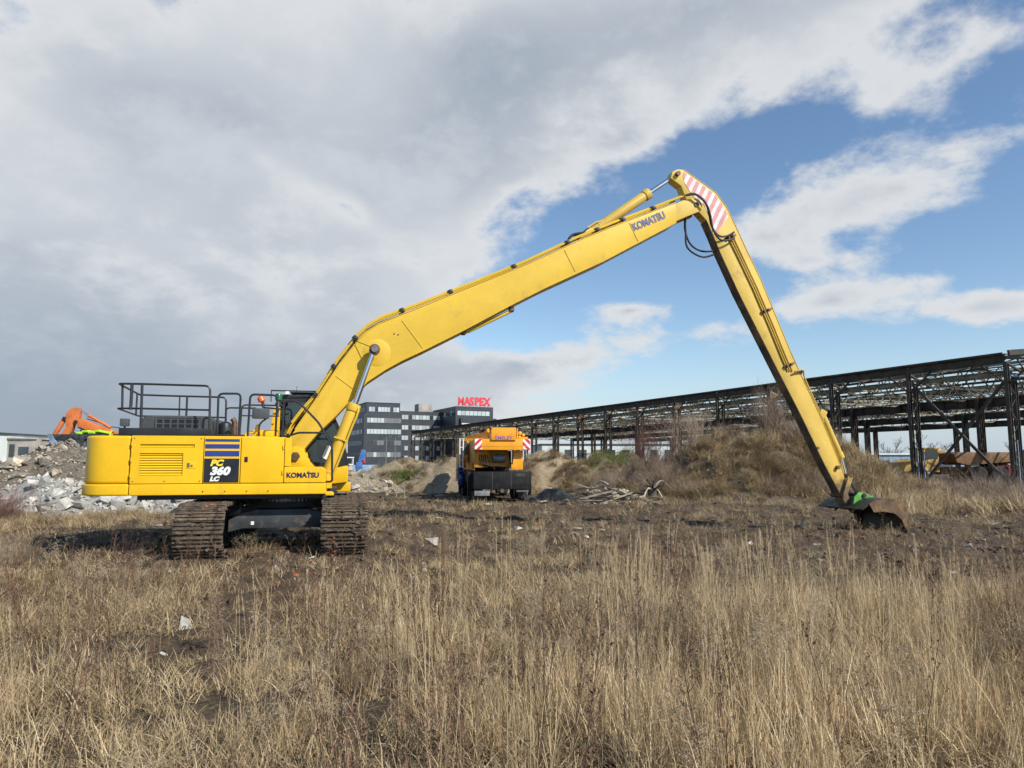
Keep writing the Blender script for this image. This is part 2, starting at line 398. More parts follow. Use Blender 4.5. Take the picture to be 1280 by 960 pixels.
M['rubbletan'] = pmat('tan_rubble', (0.42, 0.355, 0.26), 0.95, var=0.25, vscale=3, bump=0.5, bscale=14, rand=0.3)
M['stone'] = pmat('loose_stone', (0.34, 0.315, 0.275), 0.9, var=0.2, vscale=6, bump=0.3, bscale=20, rand=0.45)
M['wood'] = pmat('weathered_wood', (0.38, 0.325, 0.24), 0.85, var=0.3, vscale=3, bump=0.4, bscale=25, rand=0.3)
M['tarp'] = pmat('black_foil', (0.012, 0.012, 0.013), 0.35, var=0.3, bump=0.5, bscale=8)
M['truckyellow'] = pmat('dull_machine_yellow', (0.42, 0.255, 0.055), 0.6, var=0.25, vscale=1.5, dirt=(0.16, 0.09, 0.04), dscale=1.2, damt=(0.45, 0.7))
M['truckrust'] = pmat('rusty_dump_body', (0.20, 0.105, 0.045), 0.75, var=0.3, vscale=1.2, dirt=(0.07, 0.045, 0.03), dscale=1, damt=(0.5, 0.7))
M['darkred'] = pmat('dark_red_container', (0.16, 0.012, 0.022), 0.55, var=0.15)
M['brightblue'] = pmat('bright_blue_paint', (0.035, 0.13, 0.36), 0.5, var=0.2)
M['hivis'] = pmat('lime_sheet', (0.42, 0.75, 0.02), 0.6, var=0.1)
M['bark'] = pmat('bark', (0.075, 0.06, 0.048), 0.9, var=0.3)
M['twig'] = pmat('twig', (0.115, 0.085, 0.064), 0.9, var=0.3, rand=0.3)
M['hill'] = pmat('haze_tinted_hill', (0.045, 0.062, 0.082), 1.0, var=0.2, vscale=0.01)  # woods with the blue of distance haze painted into the base colour

def glass_mat(name, tint, mixf):
    m = bpy.data.materials.new(name); m.use_nodes = True; nt = m.node_tree; nt.nodes.clear()
    o = nt.nodes.new('ShaderNodeOutputMaterial'); mx = nt.nodes.new('ShaderNodeMixShader')
    tr = nt.nodes.new('ShaderNodeBsdfTransparent'); tr.inputs[0].default_value = (*tint, 1)
    gl = nt.nodes.new('ShaderNodeBsdfGlossy'); gl.inputs['Roughness'].default_value = 0.05; gl.inputs['Color'].default_value = (0.9,0.95,0.95,1)
    fr = nt.nodes.new('ShaderNodeFresnel'); fr.inputs[0].default_value = 1.5
    nt.links.new((Ex(nt, fr.outputs[0])*1.6+mixf).s, mx.inputs[0])
    nt.links.new(tr.outputs[0], mx.inputs[1]); nt.links.new(gl.outputs[0], mx.inputs[2]); nt.links.new(mx.outputs[0], o.inputs[0])
    return m
M['cabglass'] = glass_mat('cab_glass', (0.34, 0.42, 0.42), 0.02)

# ------------------------------------------------------------------ terrain functions
def _hash(ix, iy, s):
    h = (ix.astype(np.int64)*374761393 + iy.astype(np.int64)*668265263 + s*1442695041) & 0xffffffff
    h = ((h ^ (h >> 13))*1274126177) & 0xffffffff
    return ((h ^ (h >> 16)) & 0xffff)/65535.0
def vnoise(x, y, s=0):
    x = np.asarray(x, float); y = np.asarray(y, float)
    ix, iy = np.floor(x), np.floor(y); fx, fy = x-ix, y-iy
    fx, fy = fx*fx*fx*(fx*(fx*6-15)+10), fy*fy*fy*(fy*(fy*6-15)+10)
    a, b = _hash(ix, iy, s), _hash(ix+1, iy, s); c, d = _hash(ix, iy+1, s), _hash(ix+1, iy+1, s)
    return (a*(1-fx)+b*fx)*(1-fy)+(c*(1-fx)+d*fx)*fy
def fbm(x, y, s=0, o=4):
    v = 0; a = 0.5; t = 0
    for i in range(o):
        v = v+a*vnoise(x*2**i+i*17.3, y*2**i-i*9.1, s+i); t += a; a *= 0.5
    return v/t
def sst(x, lo, hi):
    t = np.clip((np.asarray(x, float)-lo)/(hi-lo), 0, 1); return t*t*(3-2*t)

def mud_mask(x, y):
    n = fbm(x*0.45, y*0.45, 3)-0.5
    n2 = fbm(x*1.3, y*1.3, 8)-0.5
    yard = sst(y+n*5, 10.8, 13.2)*(1-sst(y+n*6, 46, 60))*sst(x+n*5, -14.5, -9.0)*(1-sst(x+n*6, 3.5, 8.0))
    right = 0.84*sst(y+n*4, 8.0, 10.5)*(1-sst(y, 27, 33))*sst(x+n*4, 1.0, 4.5)*(1-sst(x+n*4, 16, 24))
    path = 0.95*np.exp(-((x+3.6+0.10*(y-10))/0.75)**2)*sst(y, 6.3, 7.3)*(1-sst(y, 14, 17))
    leftp = 0.70*sst(y+n*3, 13.6, 15.0)*(1-sst(y, 19.5, 22.0))*(1-sst(x, -9, -7))*sst(x, -14.5, -12)
    m = np.maximum(np.maximum(yard, right), np.maximum(path, leftp))
    return np.clip(m+n2*0.9*m*(1.15-m)+n*0.12, 0, 1)

def ground_h(x, y):
    x = np.asarray(x, float); y = np.asarray(y, float)
    near = 1-sst(y, 60, 160)
    h = (fbm(x*0.16, y*0.16, 21)-0.5)*0.30 + (fbm(x*0.7, y*0.7, 5, 3)-0.5)*0.12
    m = mud_mask(x, y)
    rut = (fbm(x*0.35, y*1.7, 31, 4)-0.5)*0.26 + (fbm(x*2.4, y*2.4, 13, 3)-0.5)*0.17
    h = h*near + rut*m*near
    h = h - 0.03*near
    for cx, cy, r in ((-4.98, 15.8, 3.4), (10.0, 19.9, 1.2), (-0.9, 36.0, 3.5)):      # flat where machines stand
        k = np.exp(-(((x-cx)**2+(y-cy)**2)/(r*r))**2)
        h = h*(1-0.85*k)
    return h

MOUNDS = {  # name: list of (cx, cy, rx, ry, height, power)
    'right': [(13.4, 36.0, 4.3, 4.2, 2.95, 1.1), (8.6, 36.5, 3.8, 3.8, 1.70, 1.1), (16.8, 36.5, 3.4, 3.4, 0.85, 1.1)],
    'grassy': [(6.0, 43.0, 4.2, 3.6, 2.2, 1.2)],
    'pale': [(2.3, 44.0, 2.9, 3.0, 2.35, 1.1)],
    'middle': [(-7.4, 52.0, 4.2, 3.6, 2.05, 1.1), (-4.3, 48.5, 2.6, 2.8, 2.35, 1.1), (-1.6, 50.0, 3.0, 3.0, 1.4, 1.1)],
    'tan': [(-10.0, 46.0, 2.6, 2.2, 1.35, 1.0)],
    'dark': [(-20.4, 32.0, 3.0, 2.8, 2.75, 1.0), (-24.4, 32.5, 4.2, 3.0, 1.75, 1.1), (-17.4, 32.6, 2.4, 2.4, 1.35, 1.0)],
    'white': [(-15.7, 27.4, 3.4, 2.4, 1.42, 1.2), (-11.6, 27.0, 3.4, 1.9, 0.85, 1.1)],
}
def mound_h(name, x, y, rough=1.0):
    x = np.asarray(x, float); y = np.asarray(y, float)
    wx = x+(fbm(x*0.5, y*0.5, 41)-0.5)*1.6; wy = y+(fbm(x*0.5, y*0.5, 47)-0.5)*1.6
    h = 0
    for cx, cy, rx, ry, hh, p in MOUNDS[name]:
        r2 = ((wx-cx)/rx)**2+((wy-cy)/ry)**2
        h = np.maximum(h, hh*np.exp(-r2**p)) if name != 'right' else h+hh*np.exp(-r2**p)*0.92
    return h + (((fbm(x*1.1, y*1.1, 53, 4)-0.5)*0.5+(fbm(x*0.55, y*0.55, 61, 2)-0.5)*1.1+(fbm(x*3.1, y*3.1, 57, 3)-0.5)*0.28)*rough*np.clip(h/1.0, 0, 1)) - 0.22
def on_heap(x, y):
    g = ground_h(x, y)
    return (mound_h('white', x, y) > g-0.03) | (mound_h('dark', x, y) > g-0.03) | (mound_h('tan', x, y) > g-0.03)
def top_h(x, y):
    h = ground_h(x, y)
    for n in MOUNDS: h = np.maximum(h, mound_h(n, x, y))
    return h

def grid_mesh(name, X, Y, Z, mat, attrs=None):
    r, c = X.shape
    co = np.stack([X, Y, Z], -1).reshape(-1, 3)
    i = np.arange((r-1)*(c-1)); a = (i//(c-1))*c+(i % (c-1))
    f = np.stack([a, a+1, a+c+1, a+c], -1)
    me = bpy.data.meshes.new(name)
    me.vertices.add(len(co)); me.vertices.foreach_set('co', co.ravel())
    me.loops.add(f.size); me.loops.foreach_set('vertex_index', f.ravel().astype(np.int32))
    me.polygons.add(len(f)); me.polygons.foreach_set('loop_start', np.arange(0, f.size, 4, dtype=np.int32))
    me.polygons.foreach_set('use_smooth', np.ones(len(f), bool))
    for k, v in (attrs or {}).items():
        at = me.attributes.new(k, 'FLOAT', 'POINT'); at.data.foreach_set('value', np.asarray(v, np.float32).ravel())
    me.materials.append(mat); me.update(); me.validate()
    o = bpy.data.objects.new(name, me); COL.objects.link(o); return o

# ------------------------------------------------------------------ ground
def soil_mat(name, mudattr=True, base=None):
    m = bpy.data.materials.new(name); m.use_nodes = True; nt = m.node_tree; nt.nodes.clear()
    o = nt.nodes.new('ShaderNodeOutputMaterial'); b = nt.nodes.new('ShaderNodeBsdfPrincipled'); nt.links.new(b.outputs[0], o.inputs[0])
    t = nt.nodes.new('ShaderNodeTexCoord'); P = Ex(nt, t.outputs['Object'])
    n1 = noise(nt, P, 0.6, 6, 0.6); n2 = noise(nt, P, 5.0, 6, 0.7); n3 = noise(nt, P, 22.0, 4, 0.75)
    straw = mixc(nt, n2.smooth(0.3, 0.7), (0.036, 0.026, 0.017), (0.105, 0.077, 0.048))
    straw = mixc(nt, n3.smooth(0.5, 0.72), straw, (0.20, 0.152, 0.095))
    if mudattr:
        mud = mixc(nt, n2.smooth(0.32, 0.72), (0.036, 0.0245, 0.0145), (0.125, 0.088, 0.053))
        mud = mixc(nt, n3.smooth(0.56, 0.74), mud, (0.28, 0.205, 0.12))
        mud = mixc(nt, n1.smooth(0.50, 0.70), mud, (0.066, 0.047, 0.029))
        at = nt.nodes.new('ShaderNodeAttribute'); at.attribute_name = 'mud'
        mk = (Ex(nt, at.outputs['Fac'])+(n2-0.5)*0.5).smooth(0.28, 0.62)
        col = mixc(nt, mk, straw, mud)
        wet = (noise(nt, P, 0.9, 4, 0.5)+(n3-0.5)*0.15).smooth(0.60, 0.68)*mk
        ro = wet*-0.45+0.93
        bs = 1.0
    else:
        a, c, d = base
        col = mixc(nt, n2.smooth(0.3, 0.7), a, c); col = mixc(nt, n3.smooth(0.52, 0.72), col, d); col = mixc(nt, n1.smooth(0.5, 0.7)*0.5, col, a)
        ro = n1*0.05+0.92
    nt.links.new(col.s, b.inputs['Base Color']); nt.links.new(ro.s, b.inputs['Roughness']); b.inputs['Specular IOR Level'].default_value = 0.3
    bn = nt.nodes.new('ShaderNodeBump'); bn.inputs['Strength'].default_value = 0.9; bn.inputs['Distance'].default_value = 0.06
    nt.links.new((n2*0.7+n3*0.5).s, bn.inputs['Height']); nt.links.new(bn.outputs[0], b.inputs['Normal'])
    return m
ys = np.concatenate([np.linspace(-9, 2, 30)[:-1], np.linspace(2, 32, 430)[:-1], np.geomspace(32, 90, 150)[:-1], np.geomspace(90, 4200, 46)])
us = np.linspace(-1, 1, 560)
GY, GU = np.meshgrid(ys, us, indexing='ij')
GX = GU*(np.abs(GY)*0.86+7.0)*np.where(GY > 90, 1+(GY-90)/4200*0.6, 1)
ground = grid_mesh('ground', GX, GY, ground_h(GX, GY), soil_mat('field_soil'), {'mud': mud_mask(GX, GY)})
structure(ground)

SOILS = {'right': ((0.075, 0.058, 0.040), (0.16, 0.125, 0.085), (0.22, 0.18, 0.12)), 'grassy': ((0.09, 0.072, 0.045), (0.18, 0.145, 0.09), (0.17, 0.155, 0.075)),
         'pale': ((0.20, 0.155, 0.095), (0.34, 0.275, 0.18), (0.42, 0.35, 0.25)), 'middle': ((0.15, 0.12, 0.075), (0.28, 0.225, 0.145), (0.36, 0.30, 0.21)),
         'tan': ((0.16, 0.13, 0.09), (0.30, 0.25, 0.17), (0.40, 0.34, 0.25)), 'dark': ((0.085, 0.072, 0.055), (0.175, 0.15, 0.115), (0.25, 0.22, 0.18)),
         'white': ((0.20, 0.19, 0.165), (0.36, 0.35, 0.32), (0.45, 0.44, 0.41))}
def mound_patch(name, objname, step=0.14, parent=None):
    L_ = MOUNDS[name]
    x0 = min(m[0]-2.1*m[2] for m in L_); x1 = max(m[0]+2.1*m[2] for m in L_)
    y0 = min(m[1]-2.1*m[3] for m in L_); y1 = max(m[1]+2.1*m[3] for m in L_)
    gx, gy = np.meshgrid(np.arange(x0, x1, step), np.arange(y0, y1, step*1.2), indexing='xy')
    o = grid_mesh(objname, gx, gy, mound_h(name, gx, gy), soil_mat(objname+'_soil_'+name, False, SOILS[name]))
    if parent: o.parent = parent
    else: structure(o)
    return o
mound_patch('right', 'earth_mound'); mound_patch('grassy', 'earth_mound', 0.16)
mound_patch('pale', 'earth_mound', 0.16); mound_patch('middle', 'earth_mound', 0.18)

# far wooded ridge on the horizon, left
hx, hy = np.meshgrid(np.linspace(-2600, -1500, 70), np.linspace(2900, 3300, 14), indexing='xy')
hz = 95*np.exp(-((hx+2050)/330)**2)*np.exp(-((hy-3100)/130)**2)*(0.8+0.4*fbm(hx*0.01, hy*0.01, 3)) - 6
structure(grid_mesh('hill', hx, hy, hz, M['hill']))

# ------------------------------------------------------------------ the long-reach excavator
EX = empty('excavator', (-4.98, 15.8, 0), R(13.0))
tag(EX, 'large yellow long-reach crawler excavator with very long boom resting its bucket on the ground', 'excavator')
Y_, B_ = M['yellow'], M['boomyellow']

# tracks, lying across under the house
shoe = MB().box(-0.43, 0.43, -0.098, 0.098, -0.015, 0.015)
for g in (-0.075, 0.0, 0.075): shoe.box(-0.425, 0.425, g-0.012, g+0.012, 0.0152, 0.045)
shoe_me = shoe.mesh('track_shoe', M['mudsteel'], smooth=0)
NS, CY, RZ, ZC = 54, 2.0, 0.43, 0.455
per = 4*CY+2*math.pi*RZ
def track_pt(s_):
    s_ %= per
    if s_ < 2*CY: return -CY+s_, ZC+RZ, 0.0
    s_ -= 2*CY
    if s_ < math.pi*RZ: a = s_/RZ; return CY+RZ*math.sin(a), ZC+RZ*math.cos(a), -a
    s_ -= math.pi*RZ
    if s_ < 2*CY: return CY-s_, ZC-RZ, -math.pi
    s_ -= 2*CY; a = s_/RZ; return -CY-RZ*math.sin(a), ZC-RZ*math.cos(a), -math.pi-a
for xc in (-1.29, 1.29):
    fr = MB().box(xc-0.17, xc+0.17, -1.75, 1.75, 0.27, 0.66)
    fr.box(xc-0.22, xc+0.22, -1.2, 1.2, 0.40, 0.56)
    tr = fr.build('track', M['frame'], EX, bevel=0.02)
    for yc in (-CY, CY):
        MB().lathe([(0.10,-0.12),(0.33,-0.11),(0.37,-0.05),(0.37,0.05),(0.33,0.11),(0.10,0.12)], 24, 'x', (xc, yc, ZC)).build('sprocket', M['mudsteel'], tr)
    for k_ in range(7):
        MB().tube((xc-0.16, -1.5+k_*0.5, 0.20), (xc+0.16, -1.5+k_*0.5, 0.20), 0.10, n=14).build('roller', M['frame'], tr)
    lk = MB()
    for k_ in range(NS):
        y_, z_, a_ = track_pt((k_+0.5)*per/NS)
        for sx_ in (-0.11, 0.11):
            lk.obox((xc+sx_, y_-0.045*math.sin(-a_)*-1*0, z_), (0.05, 0.17, 0.10), (a_, 0, 0))
    lk.build('chain', M['frame'], tr, smooth=0)
    for k_ in range(NS):
        y_, z_, a_ = track_pt(k_*per/NS)
        inst(shoe_me, 'track_shoe', tr, (xc+rng.uniform(-.006,.006), y_-0.055*math.sin(a_), z_+0.055*math.cos(a_)), (a_+rng.uniform(-.03,.03), 0, 0))
    mudl = MB()
    for k_ in range(150):                                  # caked earth on the shoes
        y_, z_, a_ = track_pt(rng.choice([rng.uniform(0, 4.2), rng.uniform(per-2.4, per)]))
        r_ = rng.uniform(0.02, 0.055)
        mudl.obox((xc+rng.uniform(-.4,.4), y_-0.085*math.sin(a_), z_+0.085*math.cos(a_)), (r_*2.2, r_*1.6, r_), (a_+rng.uniform(-.4,.4), rng.uniform(-.4,.4), rng.uniform(0,3)))
    o = mudl.build('caked_mud', M['mudsteel'], tr, bevel=0.006, seg=1); o['kind'] = 'stuff'
    bl = MB()
    for k_ in range(9):
        y_, z_, a_ = track_pt(rng.choice([rng.uniform(0, 2.0), rng.uniform(per-1.6, per)]))
        r_ = rng.uniform(0.015, 0.04)
        bl.obox((xc+rng.uniform(-.35,.35), y_-0.09*math.sin(a_), z_+0.09*math.cos(a_)), (r_*2.4, r_*1.7, r_*0.6), (a_, 0, rng.uniform(0,3)))
    o = bl.build('brick_dust', M['brick'], tr); o['kind'] = 'stuff'

# car body, slewing ring
cb = MB().prism([(-0.98,0.36),(-0.70,0.43),(0.70,0.43),(0.98,0.40),(0.98,0.70),(0.55,0.80),(-0.45,0.80),(-0.72,0.74),(-0.98,0.60)], -1.15, -0.45)
cb.prism([(-0.98,0.36),(0.98,0.36),(0.98,0.70),(0.55,0.80),(-0.55,0.80),(-0.98,0.66)], 0.45, 1.15)
cb.box(-0.85, 0.85, -0.44, 0.44, 0.45, 0.82)
cbo = cb.build('car_body', M['frame'], EX, bevel=0.02)
MB().box(-0.55,-0.49,-1.16,-1.152,0.50,0.57).build('label_plate', M['white'], cbo)
MB().box(0.80,0.85,-1.16,-1.152,0.52,0.58).build('label_plate', M['white'], cbo)
MB().lathe([(0.70,0.80),(0.78,0.81),(0.78,0.93),(0.70,0.94)], 40, 'z').build('slewing_ring', M['frame'], EX)
teeth = MB()
for k_ in range(60):
    a_ = 2*math.pi*k_/60
    teeth.obox((0.80*math.cos(a_), 0.80*math.sin(a_), 0.965), (0.05, 0.035, 0.06), (0,0,a_))
teeth.lathe([(0.3,0.94),(0.77,0.94),(0.77,1.0),(0.3,1.0)], 40, 'z')
o = teeth.build('ring_bolts', M['steel'], EX)

# revolving frame
rf = MB().box(-2.6, 0.75, -1.45, 1.45, 1.03, 1.16); rf.box(-1.1, 0.9, -0.75, 0.75, 0.99, 1.10)
rf.box(0.3, 1.1, -0.5, 0.5, 1.05, 1.22)
rf.build('revolving_frame', M['black'], EX, bevel=0.01)

# counterweight
def cw_plan(d):
    xr, y = -3.64-d, 1.56+d
    p = [(-2.725, -y), (-3.15, -y)]
    p += [(-3.15+(xr+3.15)*math.sin(R(t)), -y+0.55*(1-math.cos(R(t)))) for t in range(12, 91, 13)]
    p += [(xr-0.05, -0.4), (xr-0.05, 0.4)]
    p += [(-3.15+(xr+3.15)*math.sin(R(t)), y-0.55*(1-math.cos(R(t)))) for t in range(90, 11, -13)]
    p += [(-3.15, y), (-2.725, y)]
    return p
cw = MB().plan(cw_plan(0.0), 1.345, 2.26).build('counterweight', Y_, EX, bevel=0.06, seg=4, smooth=40)
MB().plan(cw_plan(0.03), 1.12, 1.34).build('counterweight_lip', Y_, cw, bevel=0.035, seg=3, smooth=40)
for yy in (-1.15, 1.15):
    MB().pipe(catmull([(-3.2,yy-0.08,2.25),(-3.2,yy-0.07,2.33),(-3.2,yy,2.36),(-3.2,yy+0.07,2.33),(-3.2,yy+0.08,2.25)],4), 0.022).build('lifting_eye', Y_, cw)
MB().box(-3.02,-2.86,-1.33,-1.22,2.45,2.60).tube((-2.94,-1.27,2.26),(-2.94,-1.27,2.46),0.02).build('work_lamp', M['mirrorgrey'], EX, bevel=0.02)

# house side, near side (the right of the machine)
ys0 = -1.60
MB().box(-2.712, 0.90, ys0-0.012, -0.7, 1.12, 1.335).build('lower_skirt', Y_, EX, bevel=0.022, seg=3)
MB().prism([(0.902,1.16),(1.02,1.16),(1.06,1.13),(1.06,1.09),(0.902,1.09)], -1.58, -1.2).build('step', Y_, EX, bevel=0.01)
core = MB().box(-2.70, -0.95, -1.50, 1.50, 1.17, 2.22); core.box(-0.95, 0.10, -1.50, -0.62, 1.17, 2.20)
core.box(0.10, 0.80, -1.48, -0.72, 1.17, 1.63); core.box(-0.95, -0.30, 0.45, 1.50, 1.17, 2.22)
core.build('inner_housing', M['black'], EX)
# engine door with two louvres
d1 = MB(); X0, X1, Z0, Z1 = -2.708, -1.425, 1.348, 2.248
up_, lo_ = (-2.555, -1.585, 2.035, 2.10), (-2.555, -1.785, 1.50, 1.925)
for a in [(X0,X1,2.10,Z1),(X0,-2.555,2.035,2.10),(-1.585,X1,2.035,2.10),(X0,X1,1.925,2.035),(X0,-2.555,1.50,1.925),(-1.785,X1,1.50,1.925),(X0,X1,Z0,1.50)]:
    d1.box(a[0],a[1],ys0,ys0+0.04,a[2],a[3])
door = d1.build('engine_door', Y_, EX)
sl_me = MB().obox((0,0,0),(0.766,0.010,0.036),(R(-30),0,0)).mesh('louvre_slat', Y_)
for k_ in range(9): inst(sl_me, 'louvre_slat', door, (-2.17, ys0+0.028, 1.522+k_*0.0475))
sl2 = MB().obox((0,0,0),(0.966,0.010,0.026),(R(-30),0,0)).mesh('louvre_slat', Y_)
for k_ in range(2): inst(sl2, 'louvre_slat', door, (-2.07, ys0+0.028, 2.052+k_*0.033))
MB().box(-1.72,-1.54,ys0-0.006,ys0-0.001,1.63,1.76).build('lock_plate', Y_, door, bevel=0.003)
MB().box(-1.70,-1.66,ys0-0.016,ys0-0.0065,1.66,1.74).tube((-1.62,ys0-0.02,1.69),(-1.62,ys0-0.006,1.69),0.018).build('latch', M['steel'], door)
for z_ in (1.50, 1.80, 2.10):
    MB().tube((-2.700,ys0-0.012,z_-0.04),(-2.700,ys0-0.012,z_+0.04),0.014,n=10).build('hinge', Y_, door)
for x_, z_ in ((-2.66,1.39),(-1.47,1.39),(-2.66,2.21),(-1.47,2.21),(-2.10,1.39)):
    MB().tube((x_,ys0-0.008,z_),(x_,ys0-0.0005,z_),0.012,n=8).build('bolt', M['steel'], door)
# plain doors
def door_panel(name, x0, x1, z0, z1):
    return MB().box(x0, x1, ys0, ys0+0.05, z0, z1).build(name, Y_, EX, bevel=0.012, seg=3)
st = door_panel('pump_door', -1.413, -0.742, 1.348, 2.248)
for (z0, z1) in ((2.155, 2.205), (2.02, 2.105), (1.868, 1.975)):
    MB().box(-1.395, -0.762, ys0-0.005, ys0-0.001, z0, z1).build('stripe', M['blue'], st)
dec = MB().box(-1.400, -0.757, ys0-0.005, ys0-0.001, 1.362, 1.825).build('model_panel', M['decalblack'], st)
RX = (R(90), 0, 0)
text_obj('PC', 0.155, 'lettering', M['yellowletter'], dec, (-1.285, ys0-0.008, 1.690), RX, 0.010, 0.25, 0.003, 1.15)
text_obj('360', 0.205, 'lettering', M['white'], dec, (-1.285, ys0-0.008, 1.515), RX, 0.013, 0.25, 0.003, 1.12)
text_obj('LC', 0.115, 'lettering', M['white'], dec, (-1.285, ys0-0.008, 1.392), RX, 0.008, 0.25, 0.003, 1.15)
td = door_panel('tank_door', -0.730, 0.078, 1.348, 2.238)
for z_ in (1.55, 2.05):
    MB().tube((0.066,ys0-0.012,z_-0.04),(0.066,ys0-0.012,z_+0.04),0.014,n=10).build('hinge', Y_, td)
MB().box(-0.66,-0.60,ys0-0.012,ys0-0.0005,1.76,1.86).build('latch', M['black'], td, bevel=0.004)
for x_ in (-0.60, -0.20, 0.20, 0.60):
    MB().tube((x_-0.8,ys0-0.020,1.19),(x_-0.8,ys0-0.0125,1.19),0.014,n=8).build('skirt_bolt', M['pin'], EX)
door_panel('corner_post', 0.090, 0.215, 1.672, 2.238)
tb = [(0.090,1.348),(0.895,1.348),(0.895,1.47)]+[(0.775+0.12*math.cos(R(a)), 1.545+0.115*math.sin(R(a))) for a in range(0,91,15)]+[(0.090,1.66)]
tbx = MB().prism(tb, ys0, -0.72).build('tool_box', Y_, EX, bevel=0.015, seg=3)
text_obj("KOMATSU", 0.135, 'lettering', M['navy'], tbx, (0.135, ys0-0.004, 1.452), RX, 0.0055, 0, 0.003, 0.98, 1.02)
MB().obox((0.555,ys0-0.004,1.56),(0.022,0.006,0.03),(0,R(30),0)).build('letter_accent', M['navy'], tbx)
# deck
dk = MB().box(-2.712, -0.30, -1.585, 1.56, 2.222, 2.262); dk.box(-0.30, 0.095, -1.585, -0.60, 2.222, 2.250)
dk.build('deck', Y_, EX, bevel=0.006)
MB().box(-1.40,-0.72,ys0+0.05,-0.75,2.264,2.30).build('walkway_mat', M['black'], EX, bevel=0.006)
# far side doors
MB().box(-2.71,-0.32,1.50,1.58,1.13,2.22).build('far_side_panel', Y_, EX, bevel=0.015)

# engine hood with its black grille
hd = MB().prism([(-2.72,2.29),(-2.72,2.56)]+[(-2.58+0.14*math.cos(R(a)),2.56+0.13*math.sin(R(a))) for a in range(165,89,-15)]+[(-1.52+0.12*math.cos(R(a)),2.57+0.12*math.sin(R(a))) for a in range(90,-1,-15)]+[(-1.40,2.29)], -1.00, 0.85)
hood = hd.build('engine_hood', M['mirrorgrey'], EX, bevel=0.03, seg=3)
gr = MB()
for k_ in range(7): gr.box(-2.44+k_*0.135-0.017, -2.44+k_*0.135+0.017, -1.024, -1.012, 2.33, 2.635)
for k_ in range(4): gr.box(-2.46, -1.61, -1.027, -1.0125, 2.335+k_*0.093-0.012, 2.335+k_*0.093+0.012)
MB().box(-2.46,-1.61,-1.0105,-1.002,2.32,2.645).build('grille_opening', M['decalblack'], hood)
gr.build('grille', M['mirrorgrey'], hood)
MB().box(-2.97, -1.34, -1.53, -1.40, 2.266, 2.41).box(-2.97,-2.86,-1.39,1.2,2.266,2.38).build('rail_base', M['railblack'], EX, bevel=0.008)
MB().lathe([(0.14,2.27),(0.15,2.45),(0.12,2.56),(0.06,2.60)], 18, 'z', (-1.20,-0.6,0)).build('air_cleaner', M['black'], EX)
MB().pipe(catmull([(-1.15,0.3,2.3),(-1.15,0.3,2.62),(-1.2,0.3,2.72)],4),0.06,12).build('exhaust_pipe', M['pin'], EX)

# handrails
def rail(pts, r=0.022, name='handrail', rnd=True):
    out = []
    P = [Vector(p) for p in pts]
    for i, p in enumerate(P):
        if 0 < i < len(P)-1:
            a = (P[i-1]-p); b = (P[i+1]-p); d = min(0.09, a.length*0.4, b.length*0.4)
            q0, q1 = p+a.normalized()*d, p+b.normalized()*d
            for t in (0, .33, .67, 1): out.append(q0*(1-t)**2+p*2*t*(1-t)+q1*t*t)
        else: out.append(p)
    return MB().pipe(out, r, 8).build(name, M['railblack'], EX)
yn, yf = -1.46, 1.0
rail([(-1.36,yn,2.41),(-1.38,yn,3.26),(-2.62,yn,3.27),(-3.05,yn+0.05,3.27),(-3.30,yf,3.27),(-2.75,yf,3.26),(-1.46,yf,3.25),(-1.44,yf,2.41)])
rail([(-1.37,yn,2.78),(-2.61,yn,2.79),(-3.05,yn+0.05,2.79),(-3.30,yf,2.79),(-2.75,yf,2.79),(-1.45,yf,2.78)], 0.019)
for p0, p1, r_ in (((-2.60,yn,2.30),(-2.62,yn,3.27),0.026), ((-2.98,-1.35,2.79),(-3.0,-1.35,3.27),0.022), ((-3.22,0.5,2.79),(-3.22,0.5,3.27),0.020),
                   ((-2.80,yn,2.76),(-2.80,yn,3.28),0.030), ((-2.45,yf,2.79),(-2.46,yf,3.26),0.016), ((-2.30,yf,2.40),(-2.30,yf,3.25),0.024)):
    rail([p0, p1], r_, 'rail_post')
rail([(-1.21,yn,2.29),(-1.22,yn,3.11),(-0.80,yn,3.12),(-0.81,yn,2.29)])
rail([(-1.33,0.2,2.28),(-1.33,0.2,2.95),(-0.70,0.2,2.95)], 0.018)
rail([(-1.02,0.2,2.28),(-1.00,0.2,3.02),(-0.10,0.2,3.02)], 0.018)
rail([(-1.0,0.2,2.78),(-0.2,0.2,2.78)], 0.015)
rail([(-0.64,yn,2.27),(-0.62,yn,3.11),(-0.10,yn,3.10),(-0.11,yn,2.27)])
rail([(0.02,yn,2.25),(0.03,yn,2.98),(0.30,yn,2.99),(0.72,yn,2.56),(1.00,yn,2.09),(1.02,yn,1.36),(0.89,yn,1.36)], 0.023)
rail([(0.02,yn,2.27),(0.17,yn,2.29),(0.33,yn,2.35),(0.86,yn,2.35)], 0.021)
